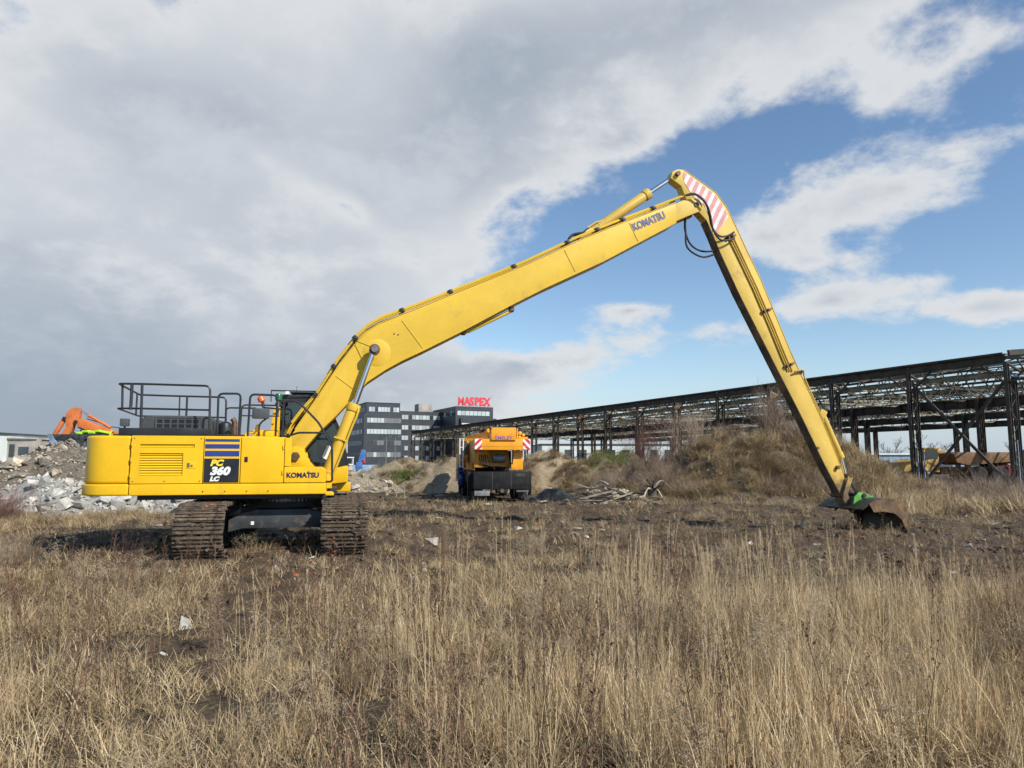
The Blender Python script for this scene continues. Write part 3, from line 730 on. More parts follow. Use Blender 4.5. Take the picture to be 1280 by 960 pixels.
# mirrors, beacons and things by the cab
mi = MB().box(-0.57,-0.24,-1.50,-1.42,2.62,2.83).build('side_mirror', M['mirrorgrey'], EX, bevel=0.03, seg=3)
MB().pipe(catmull([(-0.42,-1.45,2.26),(-0.43,-1.45,2.46),(-0.38,-1.45,2.56),(-0.30,-1.45,2.62)],4),0.018).build('mirror_arm', M['railblack'], EX)
MB().lathe([(0.05,0),(0.075,0.02),(0.07,0.10),(0.035,0.14)], 16, 'z').build('beacon', M['beacon'], EX, loc=(-0.46,-0.75,3.02), rot=(0,R(-28),0), label='orange warning beacon')
MB().pipe([(-0.44,-0.75,2.9),(-0.46,-0.75,3.03)],0.03).pipe([(-0.44,-0.75,2.9),(-0.1,-0.3,2.9)],0.018).build('beacon_bracket', M['black'], EX)
MB().lathe([(0.05,0),(0.075,0.02),(0.075,0.13),(0.06,0.16)], 16, 'z').build('beacon', M['greenbeacon'], EX, loc=(-0.18,-0.3,3.08), label='green warning beacon')
MB().tube((-0.18,-0.3,2.75),(-0.18,-0.3,3.08),0.02).build('beacon_stem', M['steel'], EX)
MB().prism([(-0.42,2.26),(-0.34,3.0),(-0.20,3.0),(-0.20,2.26)], 0.38, 0.44).build('cab_rear_post', Y_, EX, bevel=0.01)
MB().box(-0.62,-0.12,-0.9,-0.62,2.252,2.42).build('filler_box', Y_, EX, bevel=0.02)
MB().pipe(catmull([(-0.72,-1.2,2.25),(-0.70,-1.2,2.33),(-0.62,-1.2,2.36),(-0.52,-1.2,2.34),(-0.50,-1.2,2.48),(-0.44,-1.2,2.5)],4),0.028).build('filler_neck', Y_, EX)

# cab on the far side
cy0, cy1 = 0.46, 1.50
prof = [(-0.30,1.78),(-0.30,3.10),(-0.24,3.20),(0.45,3.22),(0.72,3.12),(0.95,2.92),(1.15,2.50),(1.30,1.95),(1.33,1.70),(1.0,1.62),(0.2,1.72)]
def ring(poly, w):
    c = Vector((sum(p[0] for p in poly)/len(poly), sum(p[1] for p in poly)/len(poly)))
    n = len(poly); inn = []
    for i in range(n):
        a, b, d = Vector(poly[i-1]), Vector(poly[i]), Vector(poly[(i+1)%n])
        n1 = Vector((-(b-a).y,(b-a).x)).normalized(); n2 = Vector((-(d-b).y,(d-b).x)).normalized()
        v = (n1+n2).normalized()
        if (c-b).dot(v) < 0: v = -v
        inn.append(tuple(b+v*w/max(0.5, abs(v.dot(n1)))))
    return inn
inn = ring(prof, 0.085)
cabo = empty('cab'); cabo.parent = EX
for y0, y1 in ((cy0, cy0+0.07), (cy1-0.07, cy1)):
    m_ = MB(); n = len(prof)
    for i in range(n):
        j = (i+1) % n
        m_.prism([prof[i], prof[j], inn[j], inn[i]], y0, y1)
    m_.prism([(0.36,3.2),(0.43,3.2),(0.36,1.72),(0.29,1.72)], y0, y1-0.004)
    m_.build('cab_side_frame', M['black'], cabo)
    MB().prism(inn, (y0+y1)/2-0.004, (y0+y1)/2+0.004).build('side_window', M['cabglass'], cabo)
m_ = MB()
for p in prof[:9]: m_.bar((p[0]*0.985,cy0+0.07,p[1]*0.99),(p[0]*0.985,cy1-0.07,p[1]*0.99),0.07)
m_.build('cab_cross_member', M['black'], cabo)
MB().prism([(0.95,2.88),(0.965,2.88),(1.31,1.74),(1.295,1.74)], cy0+0.08, cy1-0.08).build('windscreen', M['cabglass'], cabo)
MB().prism([(-0.29,1.85),(-0.28,1.85),(-0.28,3.05),(-0.29,3.05)], cy0+0.08, cy1-0.08).build('rear_window', M['cabglass'], cabo)
MB().prism([(-0.33,3.20),(-0.28,3.29),(0.46,3.30),(0.75,3.20),(0.72,3.14),(0.45,3.235)], cy0-0.02, cy1+0.02).build('cab_roof', M['black'], cabo, bevel=0.01)
lr = MB().box(-0.42,0.58,cy0-0.06,cy0-0.03,3.36,3.39).box(-0.42,-0.40,cy0-0.06,cy0-0.03,3.12,3.36).box(0.56,0.58,cy0-0.06,cy0-0.03,3.26,3.36)
lr.box(0.0,0.56,cy0-0.03,cy1,3.335,3.355).build('cab_guard', M['railblack'], cabo)
MB().box(-0.10,-0.02,cy0-0.1,cy0-0.035,3.29,3.36).build('work_lamp', M['white'], cabo, bevel=0.01)
MB().tube((0.12,cy0+0.1,3.3),(0.14,cy0+0.1,3.5),0.005).build('aerial', M['black'], cabo)
MB().prism([(-0.31,1.14),(-0.31,1.78),(0.2,1.71),(1.0,1.61),(1.335,1.69),(1.335,1.32),(1.32,1.30),(-0.2,1.14)], cy0+0.002, cy1-0.002).build('cab_base', Y_, cabo, bevel=0.015)
MB().prism([(0.86,1.68),(1.338,1.68),(1.338,1.80),(1.30,1.84),(0.9,1.84)], cy0-0.004, cy1+0.004).build('window_sill', M['black'], cabo)
MB().box(0.85,1.40,cy0+0.2,cy1+0.06,1.07,1.28).build('front_step', Y_, cabo, bevel=0.03, seg=3)
s_ = MB().obox((0.28,1.0,1.95),(0.48,0.5,0.14)).obox((0.06,1.0,2.30),(0.14,0.48,0.70),(0,R(-10),0)).obox((0.0,1.0,2.75),(0.10,0.28,0.2),(0,R(-10),0))
s_.build('operator_seat', M['seat'], cabo, bevel=0.04, seg=3)
MB().obox((0.75,1.3,2.0),(0.3,0.25,0.3)).tube((0.7,0.75,1.7),(0.62,0.75,2.25),0.025).tube((0.7,1.3,1.7),(0.62,1.3,2.35),0.025).build('control_console', M['seat'], cabo, bevel=0.02)
MB().obox((0.86,-0.40+0.80,1.98),(0.17,0.05,0.36),(0,R(22),0)).build('front_mirror', M['mirrorgrey'], EX, bevel=0.02, seg=3)
MB().obox((0.855,0.372,1.98),(0.13,0.004,0.31),(0,R(22),0)).build('mirror_face', M['white'], EX)

# ---- boom
top = [(0.02,2.20),(0.19,2.46),(0.62,3.14),(1.10,3.93),(1.46,4.44),(1.70,4.70),(1.94,4.88),(2.22,5.01),(2.77,5.26),(4.26,5.95),(5.42,6.49),(6.75,7.18),(7.77,7.66),(9.33,8.34)]
bot = [(9.33,7.83),(7.34,6.69),(5.82,5.92),(4.97,5.45),(3.85,4.80),(2.93,4.30),(2.48,4.07),(2.11,3.85),(1.69,3.55),(1.40,3.21),(1.04,2.79),(0.76,2.50),(0.40,2.05),(0.38,1.86)]
foot = [(0.22+0.20*math.cos(R(a)), 1.88+0.20*math.sin(R(a))) for a in range(-20,-200,-20)]
boom = MB().prism(top+bot+foot, -0.33, 0.33).build('boom', B_, EX, bevel=0.012)
# flange plates along the boom's upper and lower edges
def edge_plate(name, pts, y0, y1, t, parent, mat, inward=1):
    m_ = MB()
    for i in range(len(pts)-1):
        a, b = Vector(pts[i]), Vector(pts[i+1]); nn = Vector((-(b-a).y, (b-a).x)).normalized()*t*inward
        m_.prism([tuple(a), tuple(b), tuple(b+nn), tuple(a+nn)], y0, y1)
    return m_.build(name, mat, parent)
edge_plate('top_flange', top[1:], -0.345, 0.345, 0.016, boom, B_, 1)
edge_plate('bottom_flange', bot[:12], -0.345, 0.345, 0.016, boom, B_, 1)
tipp = [(9.20,7.77),(9.33,8.34),(9.62,8.49)]+[(9.93+0.20*math.cos(R(a)), 8.33+0.20*math.sin(R(a))) for a in range(100,-50,-15)]+[(9.67,8.02)]
tb_ = MB().prism([(9.30,7.85),(9.30,8.31),(9.60,8.47)]+[(9.90+0.19*math.cos(R(a)), 8.33+0.19*math.sin(R(a))) for a in range(105,-60,-15)]+[(9.66,8.03)], -0.29, -0.215)
tb_.prism([(9.30,7.85),(9.30,8.31),(9.60,8.47)]+[(9.90+0.19*math.cos(R(a)), 8.33+0.19*math.sin(R(a))) for a in range(105,-60,-15)]+[(9.66,8.03)], 0.215, 0.29)
tb_.build('boom_fork', M['armyellow'], boom, bevel=0.008)
MB().tube((9.93,-0.315,8.36),(9.93,0.315,8.36),0.065,n=18).build('boom_tip_pin', M['pin'], boom)
MB().tube((0.22,-0.47,1.88),(0.22,0.47,1.88),0.085,n=20).build('boom_foot_pin', M['pin'], boom)
MB().lathe([(0.17,-0.36),(0.20,-0.34),(0.20,-0.325)], 24, 'y', (0.22,0,1.88)).build('foot_boss', Y_, boom)
MB().lathe([(0.30,-0.338),(0.31,-0.334),(0.31,-0.32)], 32, 'y', (1.90,0,4.22)).build('cylinder_boss', B_, boom)
MB().tube((1.84,-0.72,4.24),(1.84,0.72,4.24),0.075,n=18).build('cylinder_pin', M['steel'], boom)
for p0, p1 in (((2.45,4.98),(2.93,4.36)), ((1.02,3.66),(1.52,3.30)), ((6.35,6.90),(6.62,6.38)), ((8.05,7.72),(8.28,7.26))):
    MB().bar((p0[0],-0.333,p0[1]),(p1[0],-0.333,p1[1]),0.012,0.018,(0,1,0)).build('weld_seam', B_, boom)
for x_, z_ in ((2.28,4.66),(2.37,4.645)):
    MB().tube((x_,-0.338,z_),(x_,-0.329,z_),0.018,n=10).build('grease_nipple', M['pin'], boom)
text_obj("KOMATSU", 0.255, 'lettering', M['fadednavy'], boom, (8.17,-0.336,7.52), (R(90),R(-25.0),0), 0.012, 0, 0.003, 0.80, 1.02)
MB().obox((8.80,-0.337,8.00),(0.045,0.006,0.06),(0,R(5),0)).build('letter_accent', M['fadednavy'], boom)
MB().box(0.0,0.075,-0.352,-0.338,2.02,2.18).build('dark_recess_plate', M['decalblack'], boom)  # raised black plate, its colour standing for the shade in a recess
MB().lathe([(0.05,-0.515),(0.10,-0.51),(0.10,-0.472),(0.05,-0.47)], 6, 'y', (0.22,0,1.88)).build('pin_nut', M['pin'], boom)
# boom foot bracket on the frame
for y0, y1 in ((-0.46,-0.345), (0.345,0.445)):
    MB().prism([(-0.12,1.20),(0.95,1.20),(0.90,1.50),(0.62,1.66),(0.44,1.86)]+[(0.22+0.22*math.cos(R(a)),1.88+0.22*math.sin(R(a))) for a in range(10,181,17)]+[(-0.05,1.6)], y0, y1).build('boom_bracket', Y_, EX, bevel=0.012)
MB().prism([(0.50,1.2),(1.0,1.2),(1.0,1.42),(0.84,1.52),(0.5,1.55)],-0.72,-0.465).build('cylinder_bracket', Y_, EX, bevel=0.015)

# cylinders
def cylinder(name, p0, p1, p2, r, rr, parent, mat=B_, gland=1.16):
    p0, p1, p2 = Vector(p0), Vector(p1), Vector(p2); d = (p1-p0).normalized()
    m_ = MB().tube(p0, p1-d*0.16, r, n=22); m_.tube(p1-d*0.16, p1, r*gland, n=22); m_.tube(p0+d*0.34, p0+d*0.37, r*1.06, n=22)
    c = m_.build(name, mat, parent, bevel=0.006)
    MB().tube(p1, p2, rr, n=16).build('piston_rod', M['chrome'], c)
    return c
for yy in (-0.58, 0.58):
    c = cylinder('boom_cylinder', (0.80,yy,1.22), (1.44,yy,3.02), (1.81,yy,4.18), 0.128, 0.052, EX)
    MB().tube((0.80,yy-0.13,1.22),(0.80,yy+0.13,1.22),0.12,n=16).tube((1.84,yy-0.09,4.24),(1.84,yy+0.09,4.24),0.12,n=18).build('cylinder_eye', B_ if yy>0 else M['pin'], c, bevel=0.01)
    MB().pipe(catmull([(1.52,yy-0.10,2.96),(1.50,yy-0.15,2.80),(1.40,yy-0.14,2.55),(1.10,yy-0.12,1.70),(1.02,yy-0.1,1.5)],5),0.018).build('cylinder_pipe', B_, c)
    MB().obox((1.165,yy,2.25),(0.30,0.30,0.035),(0,R(19),0)).build('cylinder_clamp', B_, c)
MB().pipe(catmull([(1.82,-0.62,4.27),(1.50,-0.42,4.42),(1.38,-0.36,4.46)],4),0.008).build('grease_line', M['black'], boom)
c = cylinder('arm_cylinder', (7.08,0,7.45), (8.74,0,8.67), (9.52,0,9.23), 0.125, 0.055, EX, M['armyellow'])
MB().tube((7.08,-0.16,7.45),(7.08,0.16,7.45),0.055,n=14).build('cylinder_eye', M['pin'], c)
MB().prism([(6.72,7.17),(7.45,7.52),(7.20,7.55),(7.08,7.56),(6.98,7.50)],-0.19,-0.12).prism([(6.72,7.17),(7.45,7.52),(7.20,7.55),(7.08,7.56),(6.98,7.50)],0.12,0.19).build('cylinder_lug', M['armyellow'], boom, bevel=0.008)
MB().pipe(catmull([(7.02,-0.1,7.58),(7.25,-0.1,7.74),(7.42,-0.08,7.80),(7.55,-0.04,7.90)],4),0.02).build('cylinder_pipe', M['armyellow'], c)
for dy_ in (-0.10, 0.02):
    MB().pipe(catmull([(6.42,dy_-0.1,7.05),(6.52,dy_-0.08,7.22),(6.62,dy_,7.37),(6.76,dy_,7.42),(6.92,dy_,7.46),(7.05,dy_,7.58)],6),0.028).build('hose', M['rubber'], EX)
# spare strut under the boom
sc_ = MB().tube((4.02,-0.15,4.82),(5.05,-0.15,5.36),0.042,n=14).tube((3.88,-0.15,4.75),(4.02,-0.15,4.82),0.03,n=12)
sc_.build('stay_strut', B_, EX)
MB().obox((3.90,-0.15,4.79),(0.10,0.14,0.12)).obox((5.06,-0.15,5.40),(0.12,0.14,0.12)).build('strut_bracket', M['pin'], EX, bevel=0.02)
# boom pipework
pl_ = [(0.02,2.38),(0.12,2.60),(0.30,2.86),(0.62,3.26),(1.05,4.02),(1.43,4.56),(1.70,4.84),(2.0,5.04),(2.77,5.36),(4.24,6.03),(5.40,6.57),(6.73,7.27),(7.75,7.75),(9.35,8.46),(9.58,8.56)]
off = [(-0.27,0.0),(-0.18,0.035),(0.18,0.035),(0.27,0.0)]
for k_, (yy, dz_) in enumerate(off):
    MB().pipe([(x_-dz_*0.5, yy, z_+dz_) for x_, z_ in pl_], 0.021, 8).build('boom_pipe', B_, boom)
cl = MB().obox((0,0,0),(0.07,0.66,0.06)).obox((0,-0.29,0.045),(0.09,0.10,0.09)).obox((0,-0.18,0.08),(0.08,0.09,0.07)).obox((0,0.22,0.05),(0.06,0.14,0.05)).mesh('pipe_clamp', M['black'], 0.006)
for i, t in ((3,0.0),(3,0.85),(5,0.0),(7,0.6),(8,0.55),(9,0.75),(10,0.8),(11,0.5),(12,0.1),(12,0.62)):
    a, b = Vector(pl_[i]), Vector(pl_[i+1]); p = a.lerp(b, t); an = math.atan2((b-a).y, (b-a).x)
    inst(cl, 'pipe_clamp', boom, (p.x+0.03*math.sin(an), 0, p.y-0.05), (0,-an,0))
for dy_ in (-0.30,-0.22,0.1):
    MB().pipe(catmull([(0.10,dy_,2.62),(-0.02,dy_,2.50),(-0.06,dy_,2.30),(0.0,dy_,2.10),(0.02,dy_,1.9)],5),0.03).build('hose', B_ if dy_>-0.25 else M['rubber'], EX)
# ---- arm
A_ = M['armyellow']
arm_o = [(9.35,9.25),(9.50,9.33),(9.66,9.33),(10.10,9.07),(10.57,8.79),(10.87,8.41),(11.12,7.91),(11.39,7.33),(11.78,6.55),(12.57,4.66),(13.0,3.74),(13.43,2.85),(13.79,1.98),(14.0,1.45),(14.08,1.05),(14.18,0.62),
         (14.13,0.52),(14.06,0.55),(13.92,0.85),(13.44,1.70),(13.16,2.27),(12.82,2.95),(12.04,4.42),(11.13,6.15),(10.60,7.28),(10.47,7.61),(10.28,8.02),(10.04,8.26),(9.78,8.40),(9.70,8.60),(9.59,8.89),(9.30,9.08)]
arm = MB().prism(arm_o, -0.145, 0.145).build('arm', A_, EX, bevel=0.01)
edge_plate('inner_flange', arm_o[18:27], -0.155, 0.155, 0.016, arm, M['grime'], 1)
edge_plate('outer_flange', arm_o[2:14], -0.155, 0.155, 0.014, arm, A_, 1)
MB().tube((9.48,-0.24,9.19),(9.48,0.24,9.19),0.06,n=16).build('arm_head_pin', M['pin'], arm)
# striped marker plate on the arm head: stripes clipped to the plate's outline
plate = [(9.67,9.27),(10.10,9.02),(10.54,8.74),(10.80,8.40),(10.90,8.16),(10.52,7.66),(10.45,7.66),(10.40,8.02),(10.22,8.42),(9.90,8.66),(9.68,8.98),(9.64,9.15)]
def clip(poly, nx, nz, d, keep):
    out = []
    for i in range(len(poly)):
        a, b = poly[i], poly[(i+1)%len(poly)]
        sa, sb = (a[0]*nx+a[1]*nz-d)*keep, (b[0]*nx+b[1]*nz-d)*keep
        if sa >= 0: out.append(a)
        if sa*sb < 0:
            t = sa/(sa-sb); out.append((a[0]+(b[0]-a[0])*t, a[1]+(b[1]-a[1])*t))
    return out
nx, nz = math.cos(R(-27)), math.sin(R(-27))
d0 = min(p[0]*nx+p[1]*nz for p in plate)
for k_ in range(16):
    a0, a1 = d0+k_*0.103, d0+(k_+1)*0.103-0.002
    q = clip(clip(plate, nx, nz, a0, 1), nx, nz, a1, -1)
    if len(q) >= 3:
        MB().prism(q, -0.153, -0.147).build('marker_stripe', M['stripered'] if k_ % 2 == 0 else M['stripewhite'], arm)
# hoses from boom tip to arm
for k_, (dy_, dl) in enumerate(((-0.30,0.0),(-0.36,0.10))):
    MB().pipe(catmull([(9.62,dy_,8.58-dl*0.3),(9.86,dy_-0.05,8.62-dl*0.5),(10.12,dy_-0.06,8.45-dl*0.9),(10.24,dy_-0.05,8.12-dl*0.4),(10.32,dy_-0.03,7.80-dl),(10.52,dy_,7.58-dl*1.2),(10.78,dy_+0.05,7.60-dl*1.3),(11.0,-0.26,7.72-dl*1.6)],7),0.026).build('hose', M['rubber'], EX)
    MB().pipe(catmull([(9.72,0.05+dy_*0.3,8.05),(9.72,0.05+dy_*0.3,7.72),(9.86-dl,0.05+dy_*0.3,7.38-dl),(10.15,0.05+dy_*0.3,7.22-dl*1.6),(10.50,0.05+dy_*0.3,7.24-dl)],7),0.026).build('hose', M['rubber'], EX)
# pipes down the arm
for k_, o_ in enumerate((0.10, 0.17, 0.235)):
    pp = [(11.10-o_*1.0,7.70-o_*0.3),(11.40-o_,7.05),(11.78-o_,6.27),(12.20-o_,5.30),(12.55-o_,4.45),(12.70-o_*1.0,4.12)]
    MB().pipe([(x_,-0.172,z_) for x_, z_ in pp], 0.018, 8).build('arm_pipe', A_, arm)
acl = MB().obox((0,0,0),(0.34,0.05,0.05)).obox((0.05,-0.04,0),(0.05,0.06,0.07)).obox((-0.08,-0.04,0),(0.05,0.06,0.07)).mesh('pipe_clamp', M['pin'], 0.006)
for x_, z_ in ((10.96,7.62),(11.92,5.70),(12.52,4.28)): inst(acl, 'pipe_clamp', arm, (x_-0.02,-0.168,z_), (0,R(-22),0))
for dy_ in (-0.12, 0.0, 0.12):
    MB().pipe(catmull([(12.62,-0.23+0.05*dy_,4.10),(12.86,-0.2+dy_*0.3,4.15),(12.98,dy_,3.98),(13.20,dy_,3.48),(13.42,dy_,3.0),(13.5,dy_,2.8)],5),0.02).build('arm_pipe', A_, arm)
MB().pipe(catmull([(13.15,0.1,3.55),(13.40,0.1,3.52),(13.62,0.1,3.30),(13.68,0.1,2.90),(13.66,0.1,2.55)],6),0.024).build('hose', M['rubber'], EX)
bc = cylinder('bucket_cylinder', (13.56,0,2.98), (14.06,0,1.86), (14.15,0,1.46), 0.085, 0.04, EX, A_)
MB().obox((13.50,0,3.02),(0.20,0.24,0.22),(0,R(25),0)).build('cylinder_lug', A_, arm, bevel=0.02)
MB().tube((13.80,-0.225,1.62),(13.80,0.225,1.62),0.05,n=12).tube((13.22,-0.22,2.12),(13.22,-0.2,2.12),0.04,n=10).build('arm_pin', M['pin'], arm)
# linkage
for yy in (-0.26, 0.20):
    MB().prism([(14.06,1.40),(14.14,1.44),(14.20,1.38),(13.98,0.86),(13.86,0.84),(13.88,0.94)], yy, yy+0.06).build('idler_link', A_, EX, bevel=0.012)
    MB().prism([(14.10,1.36),(14.20,1.34),(14.46,0.90),(14.36,0.86)], yy+0.07-(0.0 if yy<0 else 0.13), yy+0.12-(0.0 if yy<0 else 0.13)).build('bucket_link', M['bucket'], EX, bevel=0.01)
MB().tube((14.13,-0.27,1.40),(14.13,0.27,1.40),0.05,n=14).tube((13.92,-0.27,0.89),(13.92,0.27,0.89),0.055,n=14).build('link_pin', M['pin'], EX)
# wide ditching bucket
prf = [(13.92,0.58),(14.05,0.66),(14.30,0.80),(14.62,0.85),(14.92,0.80),(15.12,0.68),(15.26,0.48),(15.29,0.28),(15.24,0.04)]
prf = [tuple(p) for p in catmull([(a,b,0) for a,b in prf],3)]; prf = [(p[0],p[1]) for p in prf]
m_ = MB()
for i in range(len(prf)-1):
    a, b = Vector(prf[i]), Vector(prf[i+1]); nn = Vector(((b-a).y, -(b-a).x)).normalized()*0.03
    m_.prism([tuple(a), tuple(b), tuple(b+nn), tuple(a+nn)], -0.86, 0.86)
bk = m_.build('bucket', M['bucket'], EX)
inner = [(15.16,0.06),(15.06,0.30),(14.86,0.46),(14.55,0.52),(14.25,0.50)]
for yy in (-0.885, 0.862):
    MB().prism(prf[4:]+inner, yy, yy+0.023).build('bucket_side', M['rust'], bk)
    # cutting edge trim
MB().prism([(15.27,0.14),(15.30,0.14),(15.23,-0.06),(15.20,-0.05)],-0.86,0.86).build('cutting_edge', M['rust'], bk)
for yy in (-0.36, 0.30):
    MB().prism([(14.04,0.46),(14.12,0.86),(14.26,0.98),(14.46,0.96),(14.70,0.86),(14.30,0.66)], yy, yy+0.05).build('bucket_ear', M['green'] if yy < 0 else M['bucket'], bk, bevel=0.008)
MB().tube((14.40,-0.40,0.90),(14.40,0.38,0.90),0.055,n=14).tube((14.13,-0.40,0.62),(14.13,0.38,0.62),0.06,n=14).build('bucket_pin', M['bucket'], bk)

# ------------------------------------------------------------------ the derelict steel hall
A3 = Vector((-math.sin(R(25)), math.cos(R(25)), 0)); C3 = Vector((math.cos(R(25)), math.sin(R(25)), 0))
HALL = empty('steel_hall', (28.0, 40.0, 0), R(25))     # local x runs across, local y along the hall
tag(HALL, 'long derelict hall of rusty dark steel frames without walls or roof', 'hall')
NB, BAY, SPAN, ROWS, EV = 19, 6.0, 16.8, 4, 7.9
S_, P_ = M['hallsteel'], M['hallpale']
def hall_col(h, gap=0.64, leg=0.22, short=0.55):
    m_ = MB(); m_.ibeam((0,0,0),(0,0,h), leg, leg, 0.03); m_.ibeam((gap,0,0),(gap,0,h-short), leg, leg, 0.03)
    n = int((h-short)/0.75)
    for i in range(n):
        z0, z1 = 0.3+i*0.75, 0.3+(i+1)*0.75
        a, b = (0.0, gap) if i % 2 == 0 else (gap, 0.0)
        m_.bar((a,-0.06,z0),(b,-0.06,min(z1,h-short)),0.05,0.02,(0,1,0))
    m_.box(-0.25, gap+0.25, -0.2, 0.2, 0.0, 0.06)
    return m_.mesh('column', S_, smooth=0)
col0 = hall_col(EV-0.45); col1 = hall_col(EV-0.9, 0.5, 0.26)
for k_ in range(NB+1):
    inst(col0, 'column', HALL, (0, k_*BAY, -0.1))
    for r_ in range(1, ROWS):
        if k_ % 2 == 0: inst(col1, 'column', HALL, (r_*SPAN-0.25, k_*BAY, -0.1))
# eave beams, one per bay
eb = MB().ibeam((0,0.05,0),(0,BAY-0.05,0),0.26,0.46,0.03).box(-0.30,0.22,0,BAY-0.01,0.24,0.30)
eb.bar((-0.26,0,0.33),(-0.26,BAY-0.01,0.33),0.05,0.05)
eb_me = eb.mesh('eave_beam', S_, smooth=0)
eb2 = MB().ibeam((0,0.05,0),(0,BAY-0.05,0),0.20,0.22,0.02).mesh('tie_beam', P_, smooth=0)
kb = MB().bar((0.1,0.1,-1.5),(0.1,1.5,-0.3),0.09,0.09).bar((0.1,-0.1,-1.5),(0.1,-1.5,-0.3),0.09,0.09).mesh('knee_brace', S_, smooth=0)
for k_ in range(NB):
    inst(eb_me, 'eave_beam', HALL, (0, k_*BAY, EV-0.30), (0, rng.uniform(-.02,.02), 0))
    inst(eb2, 'tie_beam', HALL, (0.64, k_*BAY, EV-1.05))
    inst(kb, 'knee_brace', HALL, (0, k_*BAY, EV-0.2))
# crane girders on the inner rows
gd = MB().ibeam((0,0.03,0),(0,2*BAY-0.03,0),0.40,0.75,0.04)
for i in range(6): gd.box(-0.19,0.19,0.9+i*2.0,0.93+i*2.0,-0.33,0.33)
gd_me = gd.mesh('girder', S_, smooth=0)
for r_ in range(1, ROWS):
    for k_ in range(0, NB-1, 2):
        inst(gd_me, 'girder', HALL, (r_*SPAN, k_*BAY, EV-1.35))
# roof trusses
def truss(pitch):
    m_ = MB(); n = 8; hgt = lambda x: 0.0+pitch*(SPAN/2-abs(x-SPAN/2))
    for i in range(n):
        x0, x1 = i*SPAN/n, (i+1)*SPAN/n
        m_.bar((x0,0,hgt(x0)),(x1,0,hgt(x1)),0.16,0.13)
        lo0 = -1.0 if 0 < i < n else -0.25; lo1 = -1.0 if i+1 < n else -0.25
        m_.bar((x0,0,lo0),(x1,0,lo1),0.13,0.10)
        xm = (x0+x1)/2
        m_.bar((x0,0,lo0),(xm,0,hgt(xm)),0.07,0.07,(0,1,0)); m_.bar((xm,0,hgt(xm)),(x1,0,lo1),0.07,0.07,(0,1,0))
    return m_.mesh('roof_truss', S_, smooth=0)
tr_me = truss(0.045); tr_pale = tr_me.copy(); tr_pale.materials.clear(); tr_pale.materials.append(P_)
for r_ in range(ROWS-1):
    for k_ in range(NB+1):
        inst(tr_pale if (k_*3+r_) % 4 == 1 else tr_me, 'roof_truss', HALL, (r_*SPAN, k_*BAY, EV-0.25), (rng.uniform(-.01,.01), 0, 0))
# purlins
for r_ in range(ROWS-1):
    for i in range(1, 8):
        x_ = r_*SPAN+i*SPAN/8; z_ = EV-0.02+0.045*(SPAN/2-abs(i*SPAN/8-SPAN/2))
        if rng.random() < 0.12: continue
        y0, y1 = (0, NB*BAY) if rng.random() > 0.3 else (rng.randint(0,2)*BAY, (NB-rng.randint(0,5))*BAY)
        m_ = MB()
        for k_ in range(int(y0/BAY), int(y1/BAY)):
            m_.ibeam((x_, k_*BAY+0.03, z_+rng.uniform(-.02,.02)), (x_, (k_+1)*BAY-0.03, z_+rng.uniform(-.04,.03)), 0.10, 0.18, 0.016)
        m_.build('purlin', P_ if rng.random() < 0.6 else S_, HALL, smooth=0)
# longitudinal lattice girders between columns
lg = MB(); n = 6
lg.bar((0,0.1,0),(0,BAY-0.1,0),0.08,0.08).bar((0,0.1,-0.9),(0,BAY-0.1,-0.9),0.07,0.07)
for i in range(n):
    y0, y1 = 0.1+i*(BAY-0.2)/n, 0.1+(i+1)*(BAY-0.2)/n
    lg.bar((0,y0,0 if i%2 else -0.9),(0,y1,-0.9 if i%2 else 0),0.05,0.05,(1,0,0))
lg_me = lg.mesh('lattice_girder', P_, smooth=0); lg_dark = lg_me.copy(); lg_dark.materials.clear(); lg_dark.materials.append(S_)
for k_ in range(NB):
    for x_, z_ in ((SPAN*0.27, EV-0.15), (SPAN/2, EV+0.05), (SPAN*0.8, EV-0.35), (SPAN*1.25, EV-0.2), (SPAN*1.5, EV+0.05), (SPAN*1.8, EV-0.35), (SPAN*2.5, EV)):
        inst(rng.choice([lg_me, lg_dark]), 'lattice_girder', HALL, (x_, k_*BAY, z_), (0, rng.uniform(-.05,.05), 0))
# roof bracing rods
rb = MB().bar((0,0,0),(SPAN/2,BAY*2,0.3),0.05,0.05).bar((SPAN/2,0,0.3),(0,BAY*2,0),0.05,0.05).mesh('wind_brace', S_, smooth=0)
for r_ in range(ROWS-1):
    for k_ in range(0, NB-2, 3): inst(rb, 'wind_brace', HALL, (r_*SPAN+(k_%2)*SPAN/2, k_*BAY, EV-0.35))
# cross bracing in the first and a middle bay
xb = MB().bar((0.3,0.15,0.2),(0.3,BAY-0.15,EV-1.3),0.16,0.10,(1,0,0)).bar((0.36,BAY-0.15,0.2),(0.36,0.15,EV-1.3),0.16,0.10,(1,0,0)).mesh('cross_brace', S_, smooth=0)
inst(xb, 'cross_brace', HALL, (0,0,0)); inst(xb, 'cross_brace', HALL, (0,11*BAY,0))
